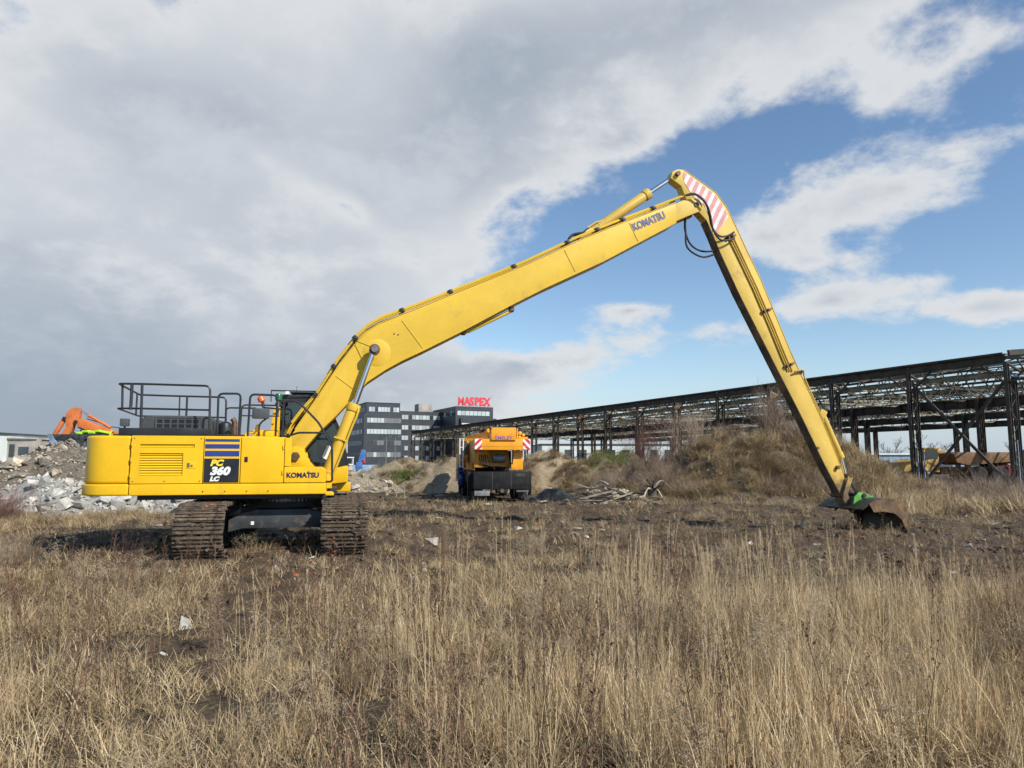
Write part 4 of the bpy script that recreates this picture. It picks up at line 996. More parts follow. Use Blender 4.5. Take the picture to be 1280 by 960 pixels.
# the end frame rising to the roof
ef = MB().bar((-0.3,-0.35,EV-0.02),(SPAN/2,-0.35,EV+0.95),0.12,0.30).bar((0.2,-0.3,EV-1.2),(SPAN,-0.3,EV-1.1),0.10,0.12)
ef.build('end_beam', S_, HALL, smooth=0)
MB().pipe([(-0.5,-0.5,EV-1.35),(SPAN,-0.5,EV-0.9)],0.06,8).build('pipe_run', M['hallblue'], HALL)
for k_ in (0, 1, 2, 3):
    MB().tube((0.22,k_*BAY-0.17,0),(0.22,k_*BAY-0.17,3.0),0.035,n=8).tube((0.80,k_*BAY-0.17,0),(0.80,k_*BAY-0.17,2.4),0.035,n=8).build('downpipe', M['hallblue'], HALL)
for k_ in (3, 5, 8, 11, 13):
    MB().box(-0.2,0.85,k_*BAY-0.22,k_*BAY-0.16,EV-1.1,EV-0.75).build('gusset_plate', M['rust'], HALL)

# ------------------------------------------------------------------ office block
OB = empty('office_building', (-49.9, 240.0, 0), R(25))
tag(OB, 'dark grey office block with long pale window bands behind the hall', 'building')
K_ = M['cladding']
def block(name, x0, x1, y0, y1, z1):
    return MB().box(x0, x1, y0, y1, -0.5, z1).build(name, K_, OB)
pane = {k_: MB().box(0,1,-0.06,0.0,0,1).mesh('window_pane', M[k_]) for k_ in ('officeglass','darkglass','blind')}
def band(x0, x1, yf, z, n, kinds, w_face='front', h=1.55):
    """one window of panes in a frame; face 'front' looks to -y, 'side' to -x"""
    L_ = x1-x0
    fr = MB()
    if w_face == 'front':
        fr.box(x0-0.05,x1+0.05,yf-0.10,yf-0.002,z-0.09,z-0.01).box(x0-0.05,x1+0.05,yf-0.10,yf-0.002,z+h+0.01,z+h+0.09)
        for i in range(n+1): fr.box(x0+i*L_/n-0.05,x0+i*L_/n+0.05,yf-0.11,yf-0.001,z-0.01,z+h+0.01)
    else:
        fr.box(yf-0.10,yf-0.002,x0-0.05,x1+0.05,z-0.09,z-0.01).box(yf-0.10,yf-0.002,x0-0.05,x1+0.05,z+h+0.01,z+h+0.09)
        for i in range(n+1): fr.box(yf-0.11,yf-0.001,x0+i*L_/n-0.05,x0+i*L_/n+0.05,z-0.01,z+h+0.01)
    w = fr.build('window', M['mullion'], OB)
    for i in range(n):
        kd = kinds[i % len(kinds)] if not callable(kinds) else kinds(i)
        if w_face == 'front': inst(pane[kd], 'window_pane', w, (x0+i*L_/n+0.06, yf-0.004, z), (0,0,0), (L_/n-0.12, 1, h))
        else: inst(pane[kd], 'window_pane', w, (yf-0.064+0.06, x0+(i+1)*L_/n-0.06, z), (0,0,R(-90)), (L_/n-0.12, 1, h))
G, D, BL = 'officeglass', 'darkglass', 'blind'
block('wing', 0.9, 12.6, 0.6, 24, 22.0); block('wing_storey', 0.0, 13.2, 0.0, 24.4, 18.2)
block('link', 12.9, 33.2, 16.0, 34, 20.6); block('wing', 33.0, 47.6, 0.4, 26, 21.8); block('wing_storey', 34.6, 48.6, -0.6, 26.4, 17.6)
for z, kinds in ((19.0, [G,G,D,G,G,G,G,D,G,G]), (15.2, [G,G,G,G,G,BL,BL,BL,BL,BL]), (11.4, [G]), (7.6, [D,D,D,BL,BL]), (3.6, [BL,BL,G,BL])):
    yf = 0.6 if z > 18 else 0.0
    band(1.0 if z < 18 else 1.7, 12.9 if z < 18 else 12.3, yf, z, 10, kinds); band(2.0, 22.0, 0.9 if z > 18 else 0.0, z, 9, [G,D,G] if z in (15.2,11.4) else [D], 'side')
for z in (17.6, 13.8, 10.0, 6.2, 2.6): band(13.4, 32.6, 16.0, z, 14, [G,G,G,G,G,D] if z > 9 else [D,G,D])
for z, kinds in ((18.6, [G]), (10.9, [G,D]), (7.2, [D,G]), (3.4, [D])):
    yf = 0.4 if z > 18 else -0.6
    band(35.2 if z < 18 else 33.6, 46.2, yf, z, 8, kinds); band(1.5, 15.0, 33.0 if z > 18 else 34.6, z, 6, [D,G,D], 'side')
MB().box(35.0, 42.5, -0.75, -0.61, 13.9, 15.7).build('pale_panel', M['cream'], OB)
MB().box(26.0, 31.5, 22.0, 27.0, 20.6, 24.0).build('plant_room', M['concrete'], OB)
MB().box(0.7,12.8,0.4,24.1,22.0,22.15).build('parapet', M['mullion'], OB)
SG = empty('rooftop_sign', (-49.9, 240.0, 0), R(25))
tag(SG, 'big red letter sign standing on the office roof', 'sign')
xs_ = 33.9
for ch, w_ in zip('MASPEX', (2.75, 2.25, 2.0, 2.0, 1.9, 2.2)):
    t = text_obj(ch, 4.0, 'letter', M['signred'], SG, (xs_, 0.9, 22.35), RX, 0.10 if ch == 'M' else 0.21, 0, 0.12, 0.84)
    xs_ += w_*0.93+0.02
m_ = MB()
for i in range(9): m_.box(34.2+i*1.45, 34.3+i*1.45, 1.05, 1.15, 21.8, 23.2)
m_.box(33.8, 46.6, 1.06, 1.14, 22.2, 22.3); m_.build('support_frame', M['greymetal'], SG)
MB().bar((46.2,1.0,24.6),(47.8,1.0,26.2),0.10,0.10).bar((46.6,1.0,26.0),(47.4,1.0,25.0),0.08,0.08).build('star_mark', M['greymetal'], SG)

# lamp posts before the office
def lamp_post(x, y, h, label):
    p = empty('lamp_post', (x, y, 0)); tag(p, label, 'lamp post', 'lamp posts before the office')
    MB().tube((0,0,-0.2),(0,0,h),0.11,0.06,n=8).build('post', M['greymetal'], p)
    MB().bar((0,0,h),(0.9,-0.3,h+0.12),0.08,0.06).obox((1.0,-0.33,h+0.1),(0.55,0.25,0.12)).build('lamp_head', M['greymetal'], p)
for px_, lab in ((483.5, 'thin grey lamp post left of two before the near office wing'), (494.5, 'thin grey lamp post right of two before the near office wing'),
                 (538.5, 'thin pale post standing behind the earth mound before the glass office link')):
    lamp_post((px_-640)/890*165, 165, 7.6, lab)

# low buildings around
def shed(name, label, cx, cy, w, d, h, wall, rz=0, roof='roofdark', wins=(), cat='building'):
    e = empty(name, (cx, cy, 0), rz); tag(e, label, cat)
    MB().box(-w/2, w/2, -d/2, d/2, -0.5, h).build('wall', M[wall], e)
    MB().box(-w/2-0.25, w/2+0.25, -d/2-0.25, d/2+0.25, h, h+0.25).build('roof', M[roof], e)
    for x0, x1, z0, z1, mm in wins:
        f_ = MB().box(x0-0.08,x1+0.08,-d/2-0.05,-d/2-0.002,z0-0.08,z1+0.08).build('window', M['mullion'], e)
        MB().box(x0,x1,-d/2-0.07,-d/2-0.052,z0,z1).build('pane', M[mm], f_)
    return e
shed('warehouse', 'pale white warehouse with one dark window beyond the rubble', -82.6, 114, 14, 20, 5.9, 'palewall', 0, 'roofdark', [(4.9,5.6,2.2,3.1,'darkglass'),(1.0,1.7,2.2,3.1,'darkglass')])
ru = shed('ruined_building', 'half-demolished concrete building beside the pale warehouse', -74.0, 113, 4.4, 12, 5.2, 'concrete', 0, 'concrete', [(-1.2,-0.5,2.6,4.4,'darkglass'),(0.2,1.6,2.9,4.0,'darkglass')])
MB().obox((2.3,-5.0,4.6),(0.5,0.8,1.6),(0,0.1,0)).obox((-2.4,-5.6,4.9),(0.4,1.0,0.9),(0,-0.1,0)).build('broken_wall', M['concrete'], ru)
shed('factory_building', 'long white factory building seen through the far hall columns', 24, 175, 36, 16, 5.8, 'palewall', R(6), 'roofdark', [(i*3.4-16, i*3.4-14.4, 1.2, 4.6, 'darkglass' if i % 3 else 'blind') for i in range(10)])
shed('storage_building', 'long low grey storage building behind the hall on the right', 110, 165, 110, 14, 3.4, 'concrete', R(4), 'roofdark', [(i*9-48, i*9-44, 1.0, 2.6, 'darkglass') for i in range(11)])
shed('site_cabin', 'blue grey site cabin under the hall by the yellow dump truck', 62, 112, 16, 3, 2.9, 'hallblue', R(3), 'palewall', [(-6,-4,1,2,'darkglass'),(0,2,1,2,'darkglass'),(4,6,1,2,'darkglass')])

# ------------------------------------------------------------------ bare trees
def bare_tree(seed, h=8.0):
    r_ = random.Random(seed); tm, cm = MB(), MB()
    def grow(p, d, L_, r, depth):
        n = 3; pts = [p]; dd = d.copy()
        for i in range(n):
            dd = (dd+Vector((r_.uniform(-.18,.18), r_.uniform(-.18,.18), r_.uniform(-.05,.15)))).normalized()
            pts.append(pts[-1]+dd*L_/n)
        rr = [r*(1-0.45*i/n) for i in range(n+1)]
        (tm if depth < 2 else cm).pipe(pts, rr, 6 if depth < 2 else 3)
        if depth < 4:
            for i in range(r_.randint(3, 5)):
                q = pts[r_.randint(1, n)]
                nd = (dd+Vector((r_.uniform(-1,1), r_.uniform(-1,1), r_.uniform(-.1,.6)))*0.85).normalized()
                grow(q, nd, L_*r_.uniform(0.5,0.75), max(r*0.5, 0.018), depth+1)
    grow(Vector((0,0,-0.2)), Vector((0,0,1)), h*0.42, h*0.018, 0)
    return tm.mesh('trunk', M['bark']), cm.mesh('crown', M['twig'], smooth=0)
tms = [bare_tree(s_) for s_ in (3, 8, 15)]
for i in range(22):
    x_ = 62+i*5.4+rng.uniform(-2,2); y_ = 185+rng.uniform(-8,20)
    t = empty('bare_tree', (x_, y_, 0), rng.uniform(0,6)); s_ = rng.uniform(0.75,1.25); t.scale = (s_*1.2, s_*1.2, s_)
    tag(t, 'leafless tree in the far row behind the hall on the right', 'tree', 'far bare trees behind the hall')
    a, b = tms[i % 3]; inst(a, 'trunk', t, (0,0,0)); inst(b, 'crown', t, (0,0,0))
t = empty('bare_tree', (52, 92, 0), 1.0); t.scale = (0.8,0.8,0.85)
tag(t, 'dark leafless young tree standing inside the hall on the far right', 'tree'); inst(tms[1][0], 'trunk', t, (0,0,0)); inst(tms[1][1], 'crown', t, (0,0,0))

# ------------------------------------------------------------------ mobile crane, seen from behind
CR = empty('mobile_crane', (-0.45, 32.0, 0), R(9.5))      # local y runs forward, away from the camera
tag(CR, 'orange mobile crane seen from behind with red and white hazard plates', 'crane')
O_, DO, BK = M['orange'], M['dirtyorange'], M['carrierblack']
MB().box(-1.25,1.25,0.0,0.55,0.56,1.34).box(-1.05,1.05,0.2,9.0,0.75,1.25).build('carrier', BK, CR, bevel=0.02)
for x_ in (-0.42, 0.42): MB().box(x_-0.012,x_+0.012,-0.008,-0.002,0.58,1.32).build('panel_joint', M['frame'], CR)
MB().box(0.62,1.05,-0.016,-0.003,1.12,1.26).build('vent', M['frame'], CR)
MB().lathe([(0.05,-0.08),(0.09,-0.08),(0.09,-0.003),(0.05,-0.003)], 16, 'y', (0.0,0,0.50)).build('tow_eye', M['rust'], CR)
MB().box(-0.22,0.22,-0.02,0.3,0.38,0.555).build('tow_beam', BK, CR, bevel=0.01)
MB().box(-1.23,-0.55,-0.03,0.04,0.28,0.50).build('number_plate_holder', M['greymetal'], CR, bevel=0.01)
MB().box(0.65,1.2,-0.03,0.02,0.44,0.52).build('light_bar', M['mullion'], CR)
tyre = MB().lathe([(0.30,-0.16),(0.47,-0.18),(0.54,-0.13),(0.55,0.0),(0.54,0.13),(0.47,0.18),(0.30,0.16)], 28, 'x').mesh('tyre', M['tyre'])
rim = MB().lathe([(0.05,-0.12),(0.30,-0.14),(0.30,0.14),(0.05,0.12)], 20, 'x').mesh('rim', M['greymetal'])
for y_ in (1.1, 2.6, 6.2, 7.7):
    for x_ in (-1.02, 1.02):
        t = inst(tyre, 'tyre', CR, (x_, y_, 0.53)); inst(rim, 'rim', t, (0,0,0))
for y_ in (0.75, 5.0):
    for s_ in (-1, 1):
        m_ = MB().box(s_*1.27-0.06, s_*1.27+0.06, y_-0.25, y_+0.25, 0.45, 1.25)
        m_.box(s_*1.40-0.06, s_*1.40+0.06, y_-0.12, y_+0.12, 0.25, 1.35).build('outrigger', BK, CR, bevel=0.01)
dk_ = MB()
for i in range(5): dk_.box(-1.36,-1.27,1.4+i*1.0,2.2+i*1.0,1.27,1.42)
dk_.box(-1.25,1.25,0.56,9.0,1.26,1.34).build('deck', BK, CR)
MB().box(-1.25,1.25,7.3,9.2,0.7,2.2).build('driver_cab', O_, CR, bevel=0.05)
for s_ in (-1, 1): MB().prism([(s_*0.80,0.16),(s_*1.22,0.16),(s_*1.22,0.55),(s_*0.80,0.55)],0.42,0.45).build('mud_flap', M['rubber'], CR)
for y_ in (1.85, 6.95): MB().box(-1.30,-0.75,y_-1.45,y_+1.45,1.08,1.14).build('mudguard', BK, CR, bevel=0.02)
# slewing upper
MB().box(-0.55,0.62,1.2,4.4,1.50,2.29).build('machinery_bay', BK, CR)
MB().tube((-0.30,0.80,1.95),(0.25,0.80,1.95),0.20,n=20).build('winch_drum', M['greymetal'], CR)
for k_ in range(5): MB().pipe(catmull([(-0.95+k_*0.09,0.58,2.1),(-0.9+k_*0.1,0.50,1.75-k_*0.03),(-0.6+k_*0.08,0.62,1.58),(-0.3+k_*0.1,0.9,1.55)],5),0.018).build('hose', M['rubber'], CR)
for x_ in (-0.15,0.25): MB().pipe([(x_,0.35,3.0),(x_,0.5,3.22),(x_,4.0,3.30),(x_,11.4,3.16)],0.012,6).build('wire_rope', M['steel'], CR)
MB().tube((0.86,0.62,1.6),(0.86,0.62,2.9),0.06,n=12).build('exhaust_stack', M['pin'], CR)
for z_ in (1.55,1.85,2.15,2.45): MB().box(-1.66,-1.50,2.43,2.47,z_,z_+0.03).build('ladder_rung', M['hazwhite'], CR)
MB().lathe([(0.85,1.345),(0.85,1.5),(0.6,1.52)], 28, 'z', (0,3.2,0)).build('slewing_ring', BK, CR)
MB().box(-1.18,-0.55,0.6,4.6,1.52,2.72).build('superstructure', DO, CR, bevel=0.03)
MB().prism([(-0.60,1.52),(0.55,1.52),(0.42,2.4),(-0.42,2.4)],1.0,4.6).build('winch_frame', DO, CR, bevel=0.02)
MB().box(-0.55,0.40,0.9,1.0,1.55,2.25).build('rear_plate', DO, CR)
MB().pipe(catmull([(-1.0,0.58,1.75),(-0.6,0.56,1.62),(-0.4,0.8,1.60),(-0.2,0.85,1.45)],5),0.03).build('hose', DO, CR)
cwt = MB().box(-1.22,1.26,-0.05,0.85,2.30,2.80).build('counterweight', O_, CR, bevel=0.025)
MB().box(-1.0,1.05,-0.058,-0.051,2.455,2.465).build('panel_joint', DO, cwt)
for s_ in (-1, 1):
    cx = 1.09*s_+0.02
    hp = MB().box(cx-0.16,cx+0.16,-0.062,-0.052,2.33,2.79).build('hazard_plate', M['hazwhite'], cwt)
    for z0, z1 in ((2.33,2.475),(2.49,2.79)):
        sq = [(cx-0.16,z0),(cx+0.16,z0),(cx+0.16,z1),(cx-0.16,z1)]
        nx, nz = math.cos(R(45*s_))*1.0, -math.sin(R(45))*(1 if s_ < 0 else 1)
        nx, nz = (0.707, -0.707) if s_ < 0 else (0.707, 0.707)
        base_ = cx*nx+2.56*nz-0.6
        for k_ in range(0, 12, 2):
            q = clip(clip(sq, nx, nz, base_+k_*0.115, 1), nx, nz, base_+(k_+1)*0.115, -1)
            if len(q) >= 3: MB().prism(q, -0.067, -0.0635).build('hazard_stripe', M['hazred'], hp)
wp = MB().box(-0.50,0.62,-0.13,-0.06,2.74,3.30).build('winch_guard', O_, CR, bevel=0.008)
for x_, z_ in ((-0.26,2.99),(0.42,2.99),(-0.47,3.24),(0.58,3.24)): MB().tube((x_,-0.145,z_),(x_,-0.131,z_),0.025,n=10).build('bolt', DO, wp)
text_obj('EMSLEY', 0.22, 'lettering', M['purple'], wp, (0.06,-0.134,2.765), RX, 0.007, 0, 0.003, 1.02, 1.06, 'CENTER')
MB().tube((-0.62,0.2,2.7),(-0.62,0.2,3.26),0.075,n=14).tube((0.72,0.2,2.7),(0.72,0.2,3.28),0.04,n=10).build('cylinder', O_, CR)
MB().bar((-0.62,0.25,3.05),(-1.5,1.2,2.86),0.14,0.14).bar((-0.9,0.3,2.78),(-1.55,0.6,2.78),0.16,0.10).build('jib_bracket', O_, CR)
for x_, z_, r_ in ((0.86,3.06,0.09),(1.02,2.98,0.07),(1.18,2.86,0.05),(0.84,2.88,0.07)):
    MB().lathe([(r_*.5,0.0),(r_,0.02),(r_,0.12),(r_*.5,0.14)], 14, 'y', (x_,0.2,z_)).build('sheave', O_, CR)
MB().box(0.78,1.22,0.15,0.3,2.78,2.9).build('sheave_bracket', O_, CR)
MB().prism([(0.48,1.42),(1.02,1.42),(1.02,2.28),(0.60,2.28),(0.55,1.66),(0.48,1.66)],0.35,0.55).build('engine_cover', O_, CR, bevel=0.01)
# operator cab and telescopic boom ahead
oc = MB().box(-1.62,-1.22,2.6,4.3,1.5,2.85).build('operator_cab', DO, CR, bevel=0.04)
MB().box(-1.60,-1.25,2.585,2.597,2.1,2.7).build('cab_window', M['darkglass'], oc)
MB().pipe([(-1.66,2.45,1.5),(-1.66,2.45,2.88),(-1.2,2.45,2.90)],0.03,8).build('ladder_rail', M['hazwhite'], CR)
MB().pipe([(-1.50,2.45,1.5),(-1.50,2.45,2.86)],0.03,8).build('ladder_rail', M['hazwhite'], CR)
MB().box(-0.38,0.48,0.6,11.5,2.42,3.10).build('telescopic_boom', O_, CR, bevel=0.03)
MB().box(-0.28,0.38,11.5,13.0,2.50,3.02).build('boom_section', O_, CR, bevel=0.03)
MB().box(-1.45,-1.15,0.9,1.5,1.42,1.75).build('battery_box', DO, CR, bevel=0.02)
bt = MB()
for i in range(7):
    bt.obox((-1.55-0.03*math.sin(i*1.4), 3.4-0.08*i, 1.55-0.13*i), (0.22, 0.55, 0.20), (rng.uniform(-.4,.4), rng.uniform(-.5,.5), rng.uniform(-.4,.4)))
tag(bt.build('blue_tarp', M['crate'], None, bevel=0.05, seg=3, loc=CR.location, rot=CR.rotation_euler), 'crumpled blue tarp hanging on the left side of the orange crane', 'tarp')

# ------------------------------------------------------------------ orange demolition excavator behind the rubble
DG = empty('orange_excavator', (-24.8, 49.5, 0), R(190))      # local x forward
tag(DG, 'orange excavator behind the rubble heap, only its bent arm showing', 'excavator')
W_ = M['digorange']
bo = [(4.98,4.59),(4.67,4.73),(3.57,4.29),(2.43,3.85),(1.16,2.95),(0.60,1.91),(1.30,1.80),(2.21,2.95),(3.51,3.58),(4.84,4.18),(5.04,4.37)]
bm_ = MB().prism(bo, -0.28, 0.28).build('boom', W_, DG, bevel=0.03)
MB().prism([(3.62,3.56),(4.84,4.15),(4.84,4.10),(3.6,3.5)], -0.29, 0.29).build('bottom_flange', M['black'], bm_)
ar = [(5.39,5.38),(5.15,5.49),(4.81,5.46),(4.80,4.84),(4.86,4.40),(5.12,4.30),(5.20,3.91),(5.42,3.55),(5.53,2.73),(5.92,2.73),(5.87,3.66),(5.60,4.10),(5.62,4.43),(5.66,4.75),(5.62,5.08)]
MB().prism(ar, -0.22, 0.22).build('arm', W_, DG, bevel=0.03)
c = cylinder('arm_cylinder', (2.85,0,4.13), (4.30,0,4.96), (4.88,0,5.33), 0.10, 0.045, DG, W_)
c = cylinder('bucket_cylinder', (5.80,0,4.66), (6.42,0,3.44), (6.75,0,2.78), 0.15, 0.07, DG, W_)
MB().obox((5.72,0,4.72),(0.22,0.5,0.22)).build('cylinder_lug', M['black'], DG, bevel=0.03)
MB().prism([(5.6,3.2),(6.7,2.9),(6.72,2.75),(5.6,2.95)],-0.3,0.3).build('link', M['black'], DG)
for k_ in range(4):
    MB().pipe(catmull([(5.25,-0.25,5.0-k_*.15),(5.5,-0.36,4.3-k_*.2),(5.3,-0.36,3.8-k_*.1),(4.95,-0.3,3.75-k_*.06),(4.75,-0.3,4.1),(4.4,-0.3,4.4)],5),0.03).build('hose', M['rubber'], DG)
MB().pipe(catmull([(4.5,-0.3,4.75),(3.6,-0.3,4.45),(2.9,-0.3,4.2),(2.3,-0.3,4.1),(1.9,-0.3,3.7)],5),0.03).build('hose', M['rubber'], DG)
MB().tube((4.97,-0.32,4.48),(4.97,0.32,4.48),0.13,n=20).build('arm_pin', M['black'], DG)
MB().prism([(5.6,2.7),(6.6,2.6),(6.9,1.8),(6.5,1.0),(5.5,1.3)],-0.5,0.5).build('bucket', M['bucket'], DG, bevel=0.03)
MB().box(-3.0,1.0,-1.4,1.4,1.0,2.2).build('house', W_, DG, bevel=0.06)
MB().box(-0.2,1.5,0.4,1.4,1.1,2.7).build('cab', M['darkglass'], DG, bevel=0.05)
for s_ in (-1, 1): MB().box(-2.3,2.3,s_*1.2-0.3,s_*1.2+0.3,-0.05,0.9).build('track', M['mudsteel'], DG, bevel=0.2, seg=4)
# screening hopper
HP = empty('screening_hopper', (-22.6, 40.0, 0), R(-6)); tag(HP, 'grey steel screening hopper half hidden behind the rubble heap', 'hopper')
MB().prism([(-3.0,3.30),(2.4,3.30),(2.4,3.02),(-2.85,3.02)],-0.9,0.9).build('rim', M['frame'], HP, bevel=0.01)
MB().prism([(-2.55,3.015),(2.3,3.015),(2.1,1.9),(-2.0,1.9)],-0.8,0.8).build('hopper_wall', M['greymetal'], HP)
MB().prism([(-3.0,3.28),(-2.7,3.28),(-1.85,1.9),(-2.1,1.75)],-0.95,-0.82).build('hopper_flap', M['hallblue'], HP)
for x_ in (-0.9,-0.35,0.9): MB().box(x_-0.10,x_+0.10,-1.0,-0.91,1.7,3.2).build('rib', M['frame'], HP)
MB().box(-1.9,2.0,-0.85,0.85,1.25,1.88).build('chassis', M['hallblue'], HP)
for x_ in (-1.6,1.6): MB().box(x_-0.1,x_+0.1,-0.8,0.8,-0.2,1.24).build('leg', M['frame'], HP)
lime = MB()
for i in range(4): lime.obox((-1.5+i*0.36,0,3.40+0.03*(i%2)),(0.42,0.8,0.14),(rng.uniform(-.2,.2),rng.uniform(-.1,.1),rng.uniform(-.2,.2)))
tag(lime.build('lime_sheet', M['hivis'], None, bevel=0.05, seg=3, loc=HP.location, rot=HP.rotation_euler), 'lime green sheet lying on the hopper rim', 'sheet')

# ------------------------------------------------------------------ dump truck, container, small machines
DT = empty('dump_truck', (33.4, 57.0, 0), R(4)); tag(DT, 'yellow dump truck with rusty tipper body parked under the hall', 'dump truck')
TY, TR = M['truckyellow'], M['truckrust']
MB().prism([(-3.0,1.0),(-2.9,1.75),(-2.0,2.0),(-1.0,2.0),(-1.0,1.0)],-1.0,1.0).build('bonnet', TY, DT, bevel=0.08, seg=3)
cbm = MB().box(-1.2,-1.1,-0.9,0.9,2.0,2.78).box(-0.1,0.0,-0.9,0.9,1.2,2.78).box(-1.25,0.05,-0.95,0.95,2.78,2.9).box(-1.2,0,-0.9,0.9,1.0,2.0)
cbt = cbm.build('cab', TY, DT, bevel=0.02)
MB().box(-1.09,-0.11,-0.88,-0.86,2.02,2.77).build('cab_window', M['cabglass'], cbt); MB().box(-1.09,-0.11,0.86,0.88,2.02,2.77).build('cab_window', M['cabglass'], cbt)
MB().prism([(0.9,2.45),(1.3,2.55),(6.6,2.55),(6.5,1.85),(2.0,1.55),(1.2,1.75)],-1.3,1.3).build('tipper_body', TR, DT, bevel=0.03)
MB().prism([(5.3,1.62),(6.9,1.85),(7.1,1.55),(5.6,1.5)],-1.3,1.3).build('tail_chute', M['rubbletan'], DT)
MB().box(0.4,6.0,-0.5,0.5,0.8,1.4).build('chassis', M['truckrust'], DT)
bt_ = MB().lathe([(0.3,-0.26),(0.62,-0.28),(0.72,-0.2),(0.74,0.0),(0.72,0.2),(0.62,0.28),(0.3,0.26)], 26, 'y').mesh('wheel', M['tyre'])
br_ = MB().lathe([(0.05,-0.2),(0.30,-0.22),(0.30,0.22),(0.05,0.2)], 18, 'y').mesh('rim', TR)
for x_ in (-1.9, 3.0, 4.7):
    for y_ in (-1.05, 1.05): w = inst(bt_, 'wheel', DT, (x_,y_,0.7)); inst(br_, 'rim', w, (0,0,0))
MB().prism([(0.2,2.8),(1.9,2.62),(2.0,2.5),(0.2,2.45)],0.3,0.9).build('rear_hood', TY, DT, bevel=0.02)
RC = empty('skip_container', (49.0, 70.0, 0), R(6)); tag(RC, 'dark red steel container behind the dump truck', 'container')
MB().box(-2.6,2.6,-1.2,1.2,0.3,2.3).build('body', M['darkred'], RC, bevel=0.03)
for i in range(9): MB().box(-2.4+i*0.6-0.05,-2.4+i*0.6+0.05,-1.26,-1.203,0.35,2.2).build('rib', M['darkred'], RC)
MB().box(-2.7,2.7,-1.3,1.3,2.302,2.42).build('rim', M['palewall'], RC)
MB().box(-2.5,2.5,-1.0,1.0,-0.1,0.298).build('skid', M['roofdark'], RC)
BB = empty('blue_tank', (31.6, 43.5, 0), R(20)); tag(BB, 'blue upright tank beside the rightmost hall column', 'tank')
MB().lathe([(0.2,0.0),(0.55,0.02),(0.58,0.3),(0.58,2.3),(0.5,2.5),(0.15,2.6)], 24, 'z').build('shell', M['brightblue'], BB)
for z_ in (0.8,1.6): MB().lathe([(0.58,z_),(0.61,z_+0.01),(0.61,z_+0.06),(0.58,z_+0.07)], 24, 'z').build('hoop', M['brightblue'], BB)
BL_ = empty('blue_loader', (-15.9, 74, 0), R(20)); tag(BL_, 'small blue loader crane beyond the rubble below the office', 'loader crane')
MB().box(-0.9,1.9,-0.6,0.6,0.5,1.5).build('body', M['hallblue'], BL_, bevel=0.05); MB().box(-0.3,0.35,-0.7,-0.61,0.9,1.75).build('engine_cover', M['brightblue'], BL_, bevel=0.03)
MB().prism([(-0.1,1.5),(0.3,3.1),(0.75,3.0),(0.7,1.5)],-0.2,0.2).build('boom', M['brightblue'], BL_, bevel=0.03)
cb2 = MB().box(-1.25,-0.55,-0.6,0.6,1.5,1.6).box(-1.25,-1.18,-0.6,0.6,1.6,2.2).box(-0.62,-0.55,-0.6,0.6,1.6,2.2).box(-1.3,-0.5,-0.65,0.65,2.2,2.3).build('cab', M['hazwhite'], BL_)
for x_ in (-0.9,1.3):
    for y_ in (-0.62,0.62): MB().lathe([(0.1,-0.1),(0.38,-0.12),(0.4,0),(0.38,0.12),(0.1,0.1)],18,'y').build('wheel', M['tyre'], BL_, loc=(x_,y_,0.4))
MB().tube((0.55,-0.3,1.7),(0.55,-0.3,2.0),0.15,n=10).build('lamp', M['hazred'], BL_)
CA = empty('blue_van', (8.8, 84, 0), R(15)); tag(CA, 'small blue van parked under the hall behind the grassy mound', 'van')
MB().prism([(-2.2,0.35),(-2.2,1.05),(-1.5,1.2),(-1.0,1.85),(1.9,1.9),(2.0,0.35)],-0.85,0.85).build('body', M['brightblue'], CA, bevel=0.08, seg=3)
MB().prism([(-1.38,1.22),(-0.95,1.75),(0.2,1.78),(0.2,1.22)],-0.862,-0.853).build('window', M['darkglass'], CA)
for x_ in (-1.4,1.3):
    for y_ in (-0.8,0.8): MB().lathe([(0.1,-0.1),(0.3,-0.1),(0.32,0),(0.3,0.1),(0.1,0.1)],18,'y').build('wheel', M['tyre'], CA, loc=(x_,y_,0.32))

